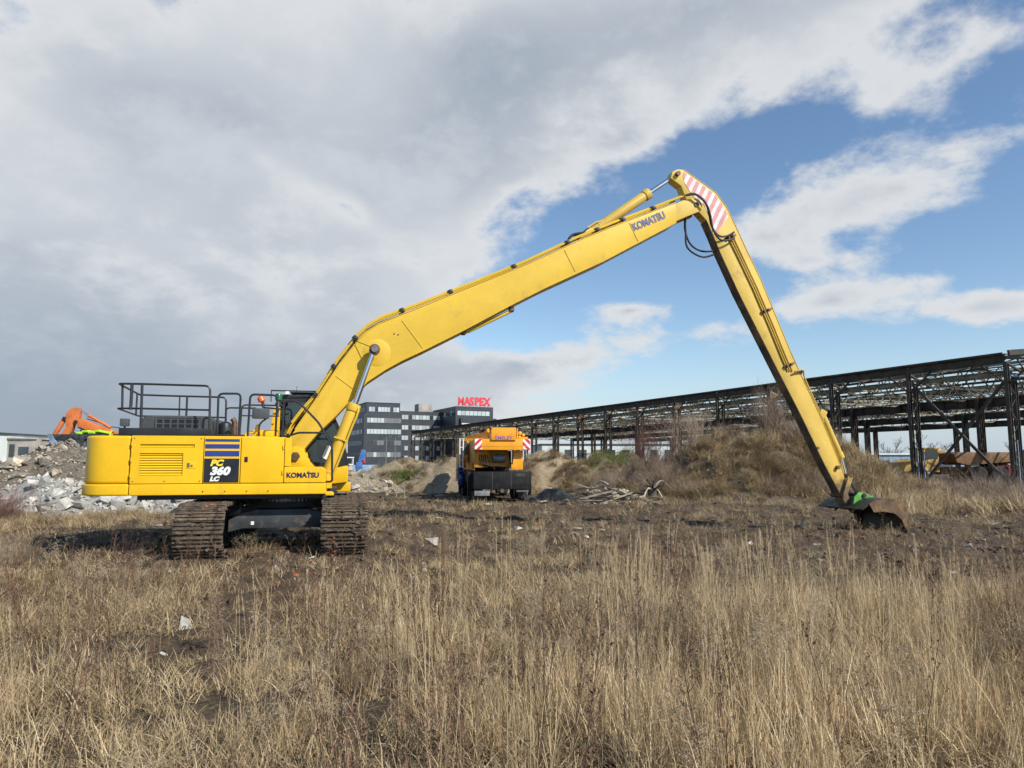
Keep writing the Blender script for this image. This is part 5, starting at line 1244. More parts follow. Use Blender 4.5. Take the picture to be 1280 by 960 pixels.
# ------------------------------------------------------------------ rubble heaps, debris
def chunk_mesh(name, seed, mat, flat=0.6, n=11):
    r_ = random.Random(seed); bm = bmesh.new()
    for i in range(n):
        v = Vector((r_.uniform(-1,1), r_.uniform(-1,1), r_.uniform(-1,1)))
        m_ = max(abs(v.x), abs(v.y), abs(v.z)); v = v/m_*r_.uniform(0.75, 1.0)
        bm.verts.new((v.x*0.5, v.y*0.5*r_.uniform(0.75,1), v.z*0.5*flat))
    res = bmesh.ops.convex_hull(bm, input=bm.verts)
    bmesh.ops.delete(bm, geom=[g for g in res['geom_interior'] if isinstance(g, bmesh.types.BMVert)], context='VERTS')
    me = bpy.data.meshes.new(name); bm.to_mesh(me); bm.free(); me.materials.append(mat); return me
def heap(name, key, label, cat, mats, count, smin, smax, step=0.14, small=500):
    e = empty(name, (0,0,0)); tag(e, label, cat)
    mound_patch(key, 'heap_core', step, e)
    MS = [chunk_mesh('concrete_chunk', 100*len(name)+i, mats[i % len(mats)], [0.35,0.6,0.8][i % 3]) for i in range(12)]
    L_ = MOUNDS[key]; pts = []
    def pick():
        while True:
            m_ = rng.choices(L_, [q[4]*q[2] for q in L_])[0]
            a = rng.uniform(0, 2*math.pi); q = math.sqrt(rng.random())*1.45
            x_, y_ = m_[0]+math.cos(a)*q*m_[2], m_[1]+math.sin(a)*q*m_[3]
            if y_ > m_[1]+m_[3]*0.5 and rng.random() < 0.8: continue
            z_ = float(mound_h(key, x_, y_)); g_ = float(ground_h(x_, y_))
            if z_ > g_-0.12: return x_, y_, max(z_, g_)
    for i in range(count):
        x_, y_, z_ = pick(); s_ = smin+(smax-smin)*rng.random()**1.8
        inst(rng.choice(MS), 'concrete_chunk', e, (x_, y_, z_+s_*0.12), (rng.uniform(-.7,.7), rng.uniform(-.7,.7), rng.uniform(0,6.3)), (s_*rng.uniform(.8,1.5), s_, s_))
    vs, fs = [], []; m_ = MB()
    for i in range(small):
        x_, y_, z_ = pick(); s_ = rng.uniform(0.05, smin*0.9)
        me = rng.choice(MS); T = Matrix.Translation((x_,y_,z_+s_*0.15)) @ Euler((rng.uniform(-1,1),rng.uniform(-1,1),rng.uniform(0,6))).to_matrix().to_4x4() @ Matrix.Scale(s_,4)
        m_.add([T @ v.co for v in me.vertices], [tuple(p.vertices) for p in me.polygons])
    o = m_.build('rubble_bits', mats[0], e, smooth=0); o['kind'] = 'stuff'
    return e
heap('white_rubble_heap', 'white', 'heap of pale broken concrete behind the yellow counterweight', 'rubble heap', [M['rubblewhite'], M['rubblewhite'], M['rubblewhite']], 300, 0.20, 0.70, small=1500)
heap('brown_rubble_heap', 'dark', 'tall heap of dirty brown concrete rubble at the left edge', 'rubble heap', [M['rubblebrown'], M['rubblebrown'], M['rubbletan']], 300, 0.16, 0.62, small=1800)
heap('tan_rubble_heap', 'tan', 'low heap of tan stone rubble to the left of the crane', 'rubble heap', [M['rubbletan'], M['stone']], 150, 0.18, 0.6, small=500)

# loose stones and brick bits lying on the ground
SM = [chunk_mesh('stone', 900+i, M['stone'], 0.6, 10) for i in range(6)]; BM_ = [chunk_mesh('brick_fragment', 950+i, M['brick'], 0.5, 9) for i in range(3)]
WM_ = [chunk_mesh('stone', 980+i, M['rubblewhite'], 0.5, 10) for i in range(4)]
n_ = 0
while n_ < 280:
    y_ = 6.5+36*rng.random()**1.5; x_ = rng.uniform(-0.75,0.75)*(y_+1)
    m_ = float(mud_mask(x_, y_))
    if rng.random() > m_*1.1+0.02: continue
    s_ = (0.04+0.20*rng.random()**3)*(1.0 if y_ < 25 else 1.3)
    q = rng.random()
    me = rng.choice(SM if q < 0.6 else WM_ if q < 0.9 else BM_)
    inst(me, me.name.split('.')[0], ground, (x_, y_, float(ground_h(x_, y_))+s_*0.12), (rng.uniform(-.4,.4), rng.uniform(-.4,.4), rng.uniform(0,6)), (s_*1.3, s_, s_)); n_ += 1
for x_, y_, s_, me in ((13.0,19.6,0.30,WM_[0]), (0.1,19.0,0.3,SM[1]), (1.5,17.5,0.22,WM_[1]), (-1.6,11.6,0.17,WM_[2]), (-0.8,10.4,0.14,WM_[3]), (-3.5,11.8,0.12,BM_[0]), (-3.3,11.9,0.09,BM_[1]), (2.7,20.6,0.3,WM_[0]), (-1.8,16.4,0.30,SM[3]), (-9.4,12.6,0.10,BM_[2])):
    inst(me, me.name.split('.')[0], ground, (x_, y_, float(ground_h(x_, y_))+s_*0.15), (0.2,0.1,rng.uniform(0,6)), (s_*1.3, s_, s_))
# timber and root pile right of the crane
WP = empty('timber_pile', (3.9, 31.0, 0)); tag(WP, 'pile of broken pale timber, roots and stones before the big mound', 'timber pile')
def gz(x_, y_): return float(ground_h(x_, y_))
for i in range(46):
    x_, y_ = rng.gauss(0,0.95), rng.gauss(0,0.6); L_ = rng.uniform(0.4,1.5); z_ = 0.55*math.exp(-(x_/1.5)**2-(y_/0.8)**2)*rng.uniform(0.3,1.25)+gz(3.9+x_,31+y_)
    a, t = rng.uniform(-0.9,0.9)+(math.pi if rng.random()<.5 else 0), rng.uniform(-0.35,0.35)
    d = Vector((math.cos(a)*math.cos(t), math.sin(a)*math.cos(t), math.sin(t)))
    p = Vector((x_,y_,z_+0.08))
    if i % 3: MB().bar(p-d*L_/2, p+d*L_/2, rng.uniform(.06,.26), rng.uniform(.03,.08)).build('plank', M[rng.choice(['wood','wood','bark','rubbletan'])], WP, smooth=0)
    else: MB().pipe(catmull([p-d*L_/2, p-d*L_*0.1+Vector((0,0,rng.uniform(0,.15))), p+d*L_*0.3+Vector((rng.uniform(-.1,.1),0,rng.uniform(-.1,.1))), p+d*L_/2],3), [0.05]*3+[0.04]*3+[0.025]*4, 6).build('root', M[rng.choice(['wood','bark'])], WP)
for i in range(40):
    x_, y_ = rng.gauss(0,1.2), rng.uniform(-1.0,0.3); s_ = rng.uniform(.12,.36)
    inst(rng.choice(WM_+SM), 'stone', WP, (x_, y_, gz(3.9+x_,31+y_)+s_*0.2), (rng.uniform(-.4,.4),0,rng.uniform(0,6)), (s_*1.2,s_,s_))
ux, uy = np.meshgrid(np.linspace(-1.6,1.6,60), np.linspace(-0.9,0.9,34), indexing='xy')
uz = 0.62*np.exp(-(ux/0.95)**2-(uy/0.55)**2)*(0.7+0.6*fbm(ux*2,uy*2,5))+0.07*(fbm(ux*6,uy*6,9)-0.5)-0.10
o = grid_mesh('black_foil_sheet', ux, uy, uz, M['tarp']); o.location = (1.9, 33.0, gz(1.9,33)); 
sm_ = o.modifiers.new('Thickness', 'SOLIDIFY'); sm_.thickness = 0.02
tag(o, 'black foil sheet heaped on the ground just right of the crane', 'foil sheet')
# root stump on the mound's foot
RS = empty('tree_stump', (6.3, 32.3, float(top_h(6.3,32.3)))); tag(RS, 'uprooted grey tree stump with roots at the foot of the mound', 'stump')
MB().tube((0,0,-0.1),(0.1,0,0.40),0.36,0.24,n=12).build('trunk', M['bark'], RS)
for i in range(14):
    a = i*0.45+rng.uniform(-.2,.2); L_ = rng.uniform(0.4,0.85)
    MB().pipe(catmull([(0,0,0.35),(math.cos(a)*L_*.5,math.sin(a)*L_*.5,0.45+rng.uniform(-.2,.4)),(math.cos(a)*L_,math.sin(a)*L_,0.3+rng.uniform(-.4,.6))],4),[0.055]*4+[0.035]*4+[0.012],6).build('root', M['wood' if i % 3 == 0 else 'bark'], RS)

# ------------------------------------------------------------------ vegetation
def grass_mat(name, cols, trans=0.3, rough=0.75):
    m = bpy.data.materials.new(name); m.use_nodes = True; nt = m.node_tree; nt.nodes.clear()
    o = nt.nodes.new('ShaderNodeOutputMaterial'); b = nt.nodes.new('ShaderNodeBsdfPrincipled')
    at = nt.nodes.new('ShaderNodeAttribute'); at.attribute_name = 'tint'
    oi = nt.nodes.new('ShaderNodeObjectInfo')
    pn = noise(nt, Ex(nt, oi.outputs['Location']), 0.55, 3, 0.6)
    v = Ex(nt, at.outputs['Fac'])*0.72+Ex(nt, oi.outputs['Random'])*0.26+(pn-0.42)*0.95
    ramp = nt.nodes.new('ShaderNodeValToRGB'); nt.links.new(v.s, ramp.inputs[0])
    el_ = ramp.color_ramp.elements
    for i, c in enumerate(cols):
        e = el_[i] if i < 2 else el_.new(0.5)
        e.color = (*c, 1)
    for i, e in enumerate(list(el_)): e.position = i/(len(cols)-1)
    for i, c in enumerate(cols): el_[i].color = (*c, 1)
    nt.links.new(ramp.outputs[0], b.inputs['Base Color']); b.inputs['Roughness'].default_value = rough; b.inputs['Specular IOR Level'].default_value = 0.25
    tr = nt.nodes.new('ShaderNodeBsdfTranslucent'); nt.links.new(ramp.outputs[0], tr.inputs[0])
    if not trans:
        nt.links.new(b.outputs[0], o.inputs[0]); return m
    mx = nt.nodes.new('ShaderNodeMixShader'); mx.inputs[0].default_value = trans
    nt.links.new(b.outputs[0], mx.inputs[1]); nt.links.new(tr.outputs[0], mx.inputs[2]); nt.links.new(mx.outputs[0], o.inputs[0])
    return m
M['straw'] = grass_mat('dry_straw', [(0.085,0.053,0.028),(0.33,0.232,0.125),(0.64,0.475,0.265),(0.86,0.71,0.46)], 0.2)
M['oldgrass'] = grass_mat('matted_dead_grass', [(0.07,0.046,0.027),(0.23,0.163,0.095),(0.45,0.33,0.19),(0.29,0.235,0.12),(0.66,0.515,0.32)], 0.15)
M['weed'] = grass_mat('dead_weed_stem', [(0.05,0.028,0.021),(0.12,0.064,0.044),(0.18,0.112,0.072),(0.27,0.19,0.12)], 0.0)
M['fluff'] = grass_mat('grey_seed_fluff', [(0.24,0.18,0.115),(0.40,0.315,0.21),(0.54,0.445,0.31)], 0.15)
M['brush'] = grass_mat('bare_brush', [(0.10,0.070,0.052),(0.20,0.14,0.105),(0.31,0.23,0.17),(0.40,0.32,0.23)], 0.0)
M['reed'] = grass_mat('pale_reed', [(0.36,0.26,0.145),(0.54,0.41,0.24),(0.70,0.57,0.37)], 0.2)
M['greengrass'] = grass_mat('green_grass', [(0.06,0.085,0.02),(0.12,0.17,0.035),(0.22,0.22,0.08)], 0.3)

class Blades:
    def __init__(s, seed): s.v, s.f, s.t, s.n, s.r = [], [], [], 0, random.Random(seed)
    def blade(s, base, az_, h, lean, curl, w, tint, seg=4, tip=0.1):
        """ribbon that leaves the ground with a lean and bends over by curl"""
        r = s.r; d = Vector((math.cos(az_), math.sin(az_), 0)); sd_ = Vector((-d.y, d.x, 0)); tw = r.uniform(-1.2, 1.2)
        sd_ = (sd_*math.cos(tw)+d*math.sin(tw))
        p = Vector(base); a = lean; o = len(s.v)
        for i in range(seg+1):
            ww = w*(1-(1-tip)*(i/seg)**1.6)/2
            s.v.append(tuple(p-sd_*ww)); s.v.append(tuple(p+sd_*ww)); s.t += [tint, tint]
            p = p+(Vector((0,0,1))*math.cos(a)+d*math.sin(a))*(h/seg); a += curl/seg
        for i in range(seg): s.f.append((o+2*i, o+2*i+1, o+2*i+3, o+2*i+2))
        return p
    def stem(s, pts, r0, r1, tint):
        o = len(s.v); n = 3; m = len(pts)
        for k, p in enumerate(pts):
            rr = r0+(r1-r0)*k/(m-1)
            for i in range(n):
                a = 2*math.pi*i/n; s.v.append((p[0]+rr*math.cos(a), p[1]+rr*math.sin(a), p[2])); s.t.append(tint)
        for k in range(m-1):
            for i in range(n): s.f.append((o+k*n+i, o+k*n+(i+1)%n, o+(k+1)*n+(i+1)%n, o+(k+1)*n+i))
    def speck(s, p, r, tint):
        o = len(s.v); q = s.r
        for i in range(3): s.v.append((p[0]+q.uniform(-r,r), p[1]+q.uniform(-r,r), p[2]+q.uniform(-r,r))); s.t.append(tint)
        s.f.append((o, o+1, o+2))
    def mesh(s, name, mat):
        me = bpy.data.meshes.new(name); me.from_pydata(s.v, [], s.f)
        at = me.attributes.new('tint', 'FLOAT', 'POINT'); at.data.foreach_set('value', np.array(s.t, np.float32))
        me.materials.append(mat); me.update(); return me
def tall_tuft(seed):
    b = Blades(seed); r = b.r; mean = r.uniform(0.3,0.75)
    for i in range(36):
        q = math.sqrt(r.random())*0.17; a = r.uniform(0,6.3)
        broken = r.random() < 0.42
        b.blade((q*math.cos(a), q*math.sin(a), 0), r.uniform(0,6.3), r.uniform(0.35,0.95)*(0.7 if broken else 1), r.uniform(0,0.22), r.uniform(0.9,2.6) if broken else r.uniform(0.0,0.7), r.uniform(.0045,.0105), min(1,max(0,r.gauss(mean,.34))), 5 if broken else 4)
    for i in range(22):
        q = math.sqrt(r.random())*0.22; a = r.uniform(0,6.3)
        b.blade((q*math.cos(a), q*math.sin(a), r.uniform(0,.08)), r.uniform(0,6.3), r.uniform(0.25,0.55), r.uniform(0.7,1.35), r.uniform(0.0,0.9), r.uniform(.006,.012), min(1,max(0,r.gauss(mean,.34))), 4)
    return b.mesh('tall_tuft', M['straw'])
def mat_tuft(seed):
    b = Blades(seed); r = b.r; mean = r.uniform(0.2,0.8)
    for i in range(44):
        q = math.sqrt(r.random())*0.24; a = r.uniform(0,6.3)
        b.blade((q*math.cos(a), q*math.sin(a), r.uniform(-.01,.05)), r.uniform(0,6.3), r.uniform(0.10,0.34), r.uniform(0.2,1.35), r.uniform(0.1,1.2), r.uniform(.006,.012), min(1,max(0,r.gauss(mean,.32))), 3)
    return b.mesh('matted_tuft', M['oldgrass'])
def reed_tuft(seed):
    b = Blades(seed); r = b.r
    for i in range(r.randint(3,7)):
        h = r.uniform(0.95,1.35); az_ = r.uniform(0,6.3); ln = r.uniform(0,.10); x0, y0 = r.uniform(-.12,.12), r.uniform(-.12,.12); t = r.uniform(.2,.9)
        pts = [(x0+math.cos(az_)*ln*h*(k/5)**1.5*1.2, y0+math.sin(az_)*ln*h*(k/5)**1.5*1.2, h*k/5) for k in range(6)]
        b.stem(pts, .0028, .0016, t)
        p5, p4 = Vector(pts[5]), Vector(pts[4])
        for k in range(46):                                 # narrow plume
            u = r.random(); p = p4.lerp(p5, 0.25+u*0.95); w = 0.020*(1-abs(u-.4))
            b.blade(tuple(p+Vector((r.uniform(-w,w)*.6, r.uniform(-w,w)*.6, 0))), r.uniform(0,6.3), r.uniform(.03,.06), r.uniform(.1,.5), .2, .0028, min(1,t+r.uniform(-.2,.3)), 1)
        for k in range(3): b.blade(pts[r.randint(0,2)], r.uniform(0,6.3), r.uniform(.25,.5), r.uniform(.3,.7), r.uniform(.4,1.3), .005, t, 3)
    return b.mesh('reed_tuft', M['reed'])
def weed_tuft(seed, red=True):
    b = Blades(seed); r = b.r
    for i in range(r.randint(1,3)):
        h = r.uniform(0.65,1.25); az_ = r.uniform(0,6.3); ln = r.uniform(0,.18); x0, y0 = r.uniform(-.1,.1), r.uniform(-.1,.1); t = r.uniform(0,.7)
        pts = [(x0+math.cos(az_)*ln*h*k/6+r.uniform(-.006,.006), y0+math.sin(az_)*ln*h*k/6+r.uniform(-.006,.006), h*k/6) for k in range(7)]
        b.stem(pts, .0042, .002, t)
        for k in range(r.randint(9,18)):
            u = r.uniform(.45,1); p = Vector(pts[0]).lerp(Vector(pts[6]), u); a = r.uniform(0,6.3); L_ = r.uniform(.05,.17)*(1.35-u*.7)
            q = p+Vector((math.cos(a)*L_*.6, math.sin(a)*L_*.6, L_*.8)); b.stem([tuple(p), tuple(p.lerp(q,.5)+Vector((0,0,-.01))), tuple(q)], .0018, .001, t)
            for g in range(7): b.speck(p.lerp(q, r.uniform(.4,1.05)), .011, min(1,t+r.uniform(-.1,.35)))
        for k in range(5): b.blade(pts[r.randint(1,4)], r.uniform(0,6.3), r.uniform(.06,.16), r.uniform(.8,1.6), r.uniform(.6,2), .008, min(1,t+.15), 3)
    return b.mesh('weed_tuft', M['weed'])
def fluff_tuft(seed):
    b = Blades(seed); r = b.r
    for i in range(r.randint(4,8)):
        h = r.uniform(0.45,0.95); az_ = r.uniform(0,6.3); ln = r.uniform(.05,.35); x0, y0 = r.uniform(-.12,.12), r.uniform(-.12,.12); t = r.uniform(.1,.8)
        pts = [(x0+math.cos(az_)*ln*h*(k/5)**1.6, y0+math.sin(az_)*ln*h*(k/5)**1.6, h*k/5*(1-.08*(k/5)**3)) for k in range(6)]
        b.stem(pts, .0032, .0016, t*.4)
        for k in range(13):
            u = r.uniform(.60,1.0); p = Vector(pts[3]).lerp(Vector(pts[5]), (u-.6)/.4); a = r.uniform(0,6.3); L_ = r.uniform(.05,.13)
            q = p+Vector((math.cos(a)*L_, math.sin(a)*L_, L_*.45)); b.stem([tuple(p), tuple(q)], .0014, .001, t*.5)
            for g in range(22): b.speck(p.lerp(q, r.uniform(.15,1.1)), .0085, min(1,max(0,t+r.uniform(-.3,.3))))
    return b.mesh('fluff_tuft', M['fluff'])
def brush_tuft(seed, H=1.0):
    b = Blades(seed); r = b.r
    def twig(p, d, L_, rr, dep, t):
        pts = [p]; dd = Vector(d)
        for k in range(3):
            dd = (dd+Vector((r.uniform(-.22,.22), r.uniform(-.22,.22), r.uniform(-.16,.10)))).normalized(); pts.append(pts[-1]+dd*L_/3)
        b.stem([tuple(q) for q in pts], rr, rr*.5, t)
        if dep < 2:
            for k in range(r.randint(3,5)):
                nd = (dd+Vector((r.uniform(-.9,.9), r.uniform(-.9,.9), r.uniform(-.2,.6)))).normalized()
                twig(pts[r.randint(1,3)], nd, L_*r.uniform(.4,.7), max(rr*.55,.0022), dep+1, min(1,max(0,t+r.uniform(-.2,.2))))
    for i in range(12):
        a = r.uniform(0,6.3); q = r.uniform(0,.25)
        twig(Vector((q*math.cos(a), q*math.sin(a), 0)), Vector((math.cos(a)*r.uniform(.1,.8), math.sin(a)*r.uniform(.1,.8), 1)).normalized(), H*r.uniform(.45,.8), .006, 0, r.random())
    return b.mesh('brush_tuft', M['brush'])
def sweep_tuft(seed):
    """long dead grass lying down a slope"""
    b = Blades(seed); r = b.r; mean = r.uniform(.25,.8)
    for i in range(70):
        q = math.sqrt(r.random())*0.30; a = r.uniform(0,6.3)
        b.blade((q*math.cos(a), q*math.sin(a), 0), -math.pi/2+r.gauss(0,.75), r.uniform(.35,.85), r.uniform(.1,.7), r.uniform(.7,1.8), r.uniform(.012,.024), min(1,max(0,r.gauss(mean,.28))), 4)
    return b.mesh('sweep_tuft', M['oldgrass'])

def scatter(name, meshes, pts, label, cat, rotx=0.12, smin=0.8, smax=1.25, rots=None, scales=None):
    pts = np.asarray(pts, float); n = len(pts)
    col = bpy.data.collections.new(name+'_source')
    for i, me in enumerate(meshes):
        col.objects.link(bpy.data.objects.new('%s_source_%02d' % (name, i), me))
    me = bpy.data.meshes.new(name); me.vertices.add(n); me.vertices.foreach_set('co', pts.ravel())
    rot = np.stack([nrg.normal(0,rotx,n), nrg.normal(0,rotx,n), nrg.uniform(0,6.283,n)], -1) if rots is None else rots
    sc = nrg.uniform(smin, smax, n) if scales is None else scales
    a = me.attributes.new('rot', 'FLOAT_VECTOR', 'POINT'); a.data.foreach_set('vector', rot.astype(np.float32).ravel())
    a = me.attributes.new('size', 'FLOAT', 'POINT'); a.data.foreach_set('value', sc.astype(np.float32))
    a = me.attributes.new('pick', 'INT', 'POINT'); a.data.foreach_set('value', nrg.integers(0, len(meshes), n).astype(np.int32))
    o = bpy.data.objects.new(name, me); COL.objects.link(o)
    ng = bpy.data.node_groups.new(name+'_scatter', 'GeometryNodeTree')
    ng.interface.new_socket('Geometry', in_out='INPUT', socket_type='NodeSocketGeometry'); ng.interface.new_socket('Geometry', in_out='OUTPUT', socket_type='NodeSocketGeometry')
    gi, go = ng.nodes.new('NodeGroupInput'), ng.nodes.new('NodeGroupOutput')
    ci = ng.nodes.new('GeometryNodeCollectionInfo'); ci.inputs['Collection'].default_value = col; ci.inputs['Separate Children'].default_value = True; ci.inputs['Reset Children'].default_value = True
    ip = ng.nodes.new('GeometryNodeInstanceOnPoints'); ip.inputs['Pick Instance'].default_value = True
    def attr(nm, ty):
        q = ng.nodes.new('GeometryNodeInputNamedAttribute'); q.data_type = ty; q.inputs['Name'].default_value = nm; return q.outputs['Attribute']
    mp = ng.nodes.new('GeometryNodeMeshToPoints')
    ng.links.new(gi.outputs[0], mp.inputs['Mesh']); ng.links.new(mp.outputs[0], ip.inputs['Points']); ng.links.new(ci.outputs[0], ip.inputs['Instance'])
    ng.links.new(attr('pick','INT'), ip.inputs['Instance Index']); ng.links.new(attr('rot','FLOAT_VECTOR'), ip.inputs['Rotation']); ng.links.new(attr('size','FLOAT'), ip.inputs['Scale'])
    ng.links.new(ip.outputs[0], go.inputs[0])
    md = o.modifiers.new('Scatter', 'NODES'); md.node_group = ng
    tag(o, label, cat, kind='stuff'); return o

def wedge(n, y0, y1, power=1.0, margin=2.5, half=0.75):
    """points spread over the ground in view (and a step to each side of it)"""
    y = y0+(y1-y0)*nrg.random(n)**power
    x = nrg.uniform(-1,1,n)*(y*half+margin)
    return x, y
EXC = np.array([-4.98, 15.8])
def free_of_machine(x, y):
    c, s = math.cos(R(13)), math.sin(R(13)); dx_, dy_ = x-EXC[0], y-EXC[1]
    u, v = dx_*c+dy_*s, -dx_*s+dy_*c
    tracks = (np.abs(np.abs(u)-1.29) < 0.48) & (np.abs(v) < 2.5)
    crane = (np.abs(x+1.2) < 1.9) & (y > 31.6) & (y < 45)
    return ~(tracks | crane)
def clumps(x, y, f, s): return fbm(x*f, y*f, s, 3)
def tallness(x, y):
    """1 where the tall straw stands, 0 on the trodden or muddy ground"""
    n = clumps(x, y, 0.55, 71)-0.5
    edge = 7.6+np.clip(x, -4, 4)*0.26+n*3.0
    t = 1-sst(y, edge-1.2, edge+1.2)
    left = 1-0.6*sst(y, 5.0, 7.0)*(1-sst(x, -2.6, -0.8))
    return t*left*(1-0.95*sst(mud_mask(x, y), 0.25, 0.6))
# tall straw in the foreground, partly lodged by the wind
def lodge(x, y):
    n = len(x); w = sst(clumps(x, y, 0.45, 33), 0.48, 0.66); d = clumps(x, y, 0.25, 44)*14
    tilt = w*nrg.uniform(0.2, 0.75, n)
    return np.stack([nrg.normal(0,0.14,n)+tilt*np.cos(d), nrg.normal(0,0.14,n)+tilt*np.sin(d), nrg.uniform(0,6.283,n)], -1)
x, y = wedge(9000, 2.6, 12.5, 0.85)
keep = (nrg.random(len(x)) < tallness(x, y)*(0.11+1.0*sst(clumps(x, y, 0.8, 83), 0.46, 0.60))) & free_of_machine(x, y)
x, y = x[keep], y[keep]
sc = (0.36+0.50*clumps(x, y, 0.6, 91))*nrg.uniform(0.7,1.15,len(x))*(0.55+0.45*sst(x,-2.5,0.8))*(1-0.25*sst(y,7,11))
scatter('tall_dry_grass', [tall_tuft(s_) for s_ in range(14)], np.stack([x, y, ground_h(x, y)-0.02], -1), 'tall dry straw coloured grass across the foreground', 'grass', rots=lodge(x, y), scales=sc)
# matted dead grass everywhere but on the bare mud
x, y = wedge(25000, 2.6, 34.0, 1.25)
m = mud_mask(x, y)
keep = (nrg.random(len(x)) < np.clip(1.0-1.08*m, 0.14, 1)*(0.55+0.45*sst(y, 6.0, 9.0))*(0.45+0.75*sst(clumps(x, y, 0.7, 14), 0.3, 0.65))) & free_of_machine(x, y) & ~on_heap(x, y)
x, y = x[keep], y[keep]
sc = nrg.uniform(0.4,1.0,len(x))*(1+0.5*sst(y,14,30))
scatter('matted_dead_grass', [mat_tuft(s_) for s_ in range(40,54)], np.stack([x, y, top_h(x, y)-0.01], -1), 'matted low dead grass covering the field', 'grass', 0.18, scales=sc)
# pale reeds standing above the straw
x, y = wedge(1000, 3.0, 10.5, 0.8)
keep = nrg.random(len(x)) < tallness(x, y)*(0.04+1.0*sst(clumps(x, y, 0.8, 63), 0.52, 0.66))*(0.30+0.7*sst(x,-1.5,0.8))
x, y = x[keep], y[keep]
hand = np.array([(0.9,8.6),(1.15,8.9),(1.7,8.8),(2.0,9.0),(3.3,8.4),(3.1,8.1),(4.6,10.5),(2.9,9.8),(0.3,8.2),(-0.1,8.8),(4.3,9.3),(2.2,8.2),(1.4,8.2),(5.0,9.5)])
x = np.concatenate([x, hand[:,0]]); y = np.concatenate([y, hand[:,1]])
scatter('pale_reeds', [reed_tuft(s_) for s_ in range(80,90)], np.stack([x, y, ground_h(x, y)-0.02], -1), 'pale feathery reed stalks rising above the straw', 'reeds', 0.05, 0.58, 0.84)
# dark red-brown dead weeds
x, y = wedge(1250, 2.6, 14, 0.8)
keep = (nrg.random(len(x)) < (0.14+0.65*sst(clumps(x, y, 0.6, 37), 0.45, 0.62))*(1-0.9*sst(mud_mask(x, y),0.3,0.7))) & free_of_machine(x, y)
x, y = x[keep], y[keep]
scatter('dead_weed_stalks', [weed_tuft(s_) for s_ in range(120,134)], np.stack([x, y, ground_h(x, y)-0.02], -1), 'thin dark red-brown dead weed stalks among the straw', 'weeds', 0.08, 0.5, 0.95)
# grey fluffy seed heads
x, y = wedge(2600, 2.6, 20, 0.9)
keep = (nrg.random(len(x)) < (0.04+0.8*sst(clumps(x, y, 0.5, 55), 0.52, 0.70))*(1-0.8*sst(mud_mask(x, y),0.4,0.8))) & free_of_machine(x, y)
x, y = x[keep], y[keep]
scatter('grey_seed_heads', [fluff_tuft(s_) for s_ in range(150,160)], np.stack([x, y, ground_h(x, y)-0.02], -1), 'greyish fluffy seed heads of dead plants in the field', 'weeds', 0.14, 0.35, 0.75)
# sparse low weeds over the trodden ground
x, y = wedge(3600, 12, 32, 1.0)
keep = (nrg.random(len(x)) < 0.10+0.75*sst(clumps(x, y, 0.4, 29), 0.5, 0.68)*sst(x,-1,4)) & free_of_machine(x, y)
x, y = x[keep], y[keep]
scatter('low_brown_weeds', [weed_tuft(s_) for s_ in range(170,176)]+[brush_tuft(s_, 0.5) for s_ in range(176,180)], np.stack([x, y, top_h(x, y)-0.02], -1), 'low brown weeds scattered over the trodden ground', 'weeds', 0.15, 0.22, 0.5)
# dead grass and brush over the mounds
def over_mound(key, n, thr=0.15):
    L_ = MOUNDS[key]; xs, ys_ = [], []
    for m_ in L_:
        k_ = int(n*m_[2]*m_[3]/sum(q[2]*q[3] for q in L_))
        xs.append(m_[0]+nrg.uniform(-1.7,1.7,k_)*m_[2]); ys_.append(m_[1]+nrg.uniform(-1.8,1.2,k_)*m_[3])
    x, y = np.concatenate(xs), np.concatenate(ys_); z = mound_h(key, x, y)
    k_ = z > ground_h(x, y)+thr-0.1; return x[k_], y[k_], z[k_]
sw = [sweep_tuft(s_) for s_ in range(200,210)]
X, Y, Z = [], [], []
for key, n in (('right',5200),('grassy',900),('pale',900),('middle',900)):
    x, y, z = over_mound(key, n); c_ = clumps(x, y, 0.6, 19); k_ = nrg.random(len(x)) < (0.10+1.0*sst(c_,0.42,0.60))*(0.6 if key in ('pale','middle') else 1)
    X.append(x[k_]); Y.append(y[k_]); Z.append(z[k_])
X, Y, Z = map(np.concatenate, (X, Y, Z)); n = len(X)
rt = np.stack([nrg.normal(0.25,0.15,n), nrg.normal(0,0.2,n), nrg.normal(0,0.7,n)], -1)
scatter('mound_dead_grass', sw+[tall_tuft(s_) for s_ in range(30,33)], np.stack([X,Y,Z],-1), 'long dead grass hanging over the earth mounds', 'grass', rots=rt, smin=0.4, smax=1.0)
X, Y, Z = [], [], []
x, y, z = over_mound('right', 2400, 0.3); c_ = clumps(x, y, 0.45, 67); k_ = nrg.random(len(x)) < 0.08+0.8*sst(c_,0.44,0.60)
X.append(x[k_]); Y.append(y[k_]); Z.append(z[k_])
x = nrg.uniform(15, 34, 1500); y = nrg.uniform(24, 39, 1500)
k_ = (nrg.random(1500) < 0.15+0.8*sst(clumps(x, y, 0.35, 59),0.42,0.6)) & (x < y*0.8) & (x > 16+(34-y)*0.3)
X.append(x[k_]); Y.append(y[k_]); Z.append(top_h(x[k_], y[k_]))
x = nrg.uniform(-21, -14.5, 160); y = nrg.uniform(20, 23.5, 160); k_ = (nrg.random(160) < 0.5) & ~on_heap(x, y)
X.append(x[k_]); Y.append(y[k_]); Z.append(top_h(x[k_], y[k_]))
X, Y, Z = map(np.concatenate, (X, Y, Z))
scatter('bare_brushwood', [brush_tuft(s_, 1.0) for s_ in range(230,240)], np.stack([X,Y,Z-0.05],-1), 'tangled bare brown brushwood on the mound and before the hall', 'brush', 0.15, 0.45, 0.95)
x = nrg.uniform(14, 34, 4000); y = nrg.uniform(24, 44, 4000)
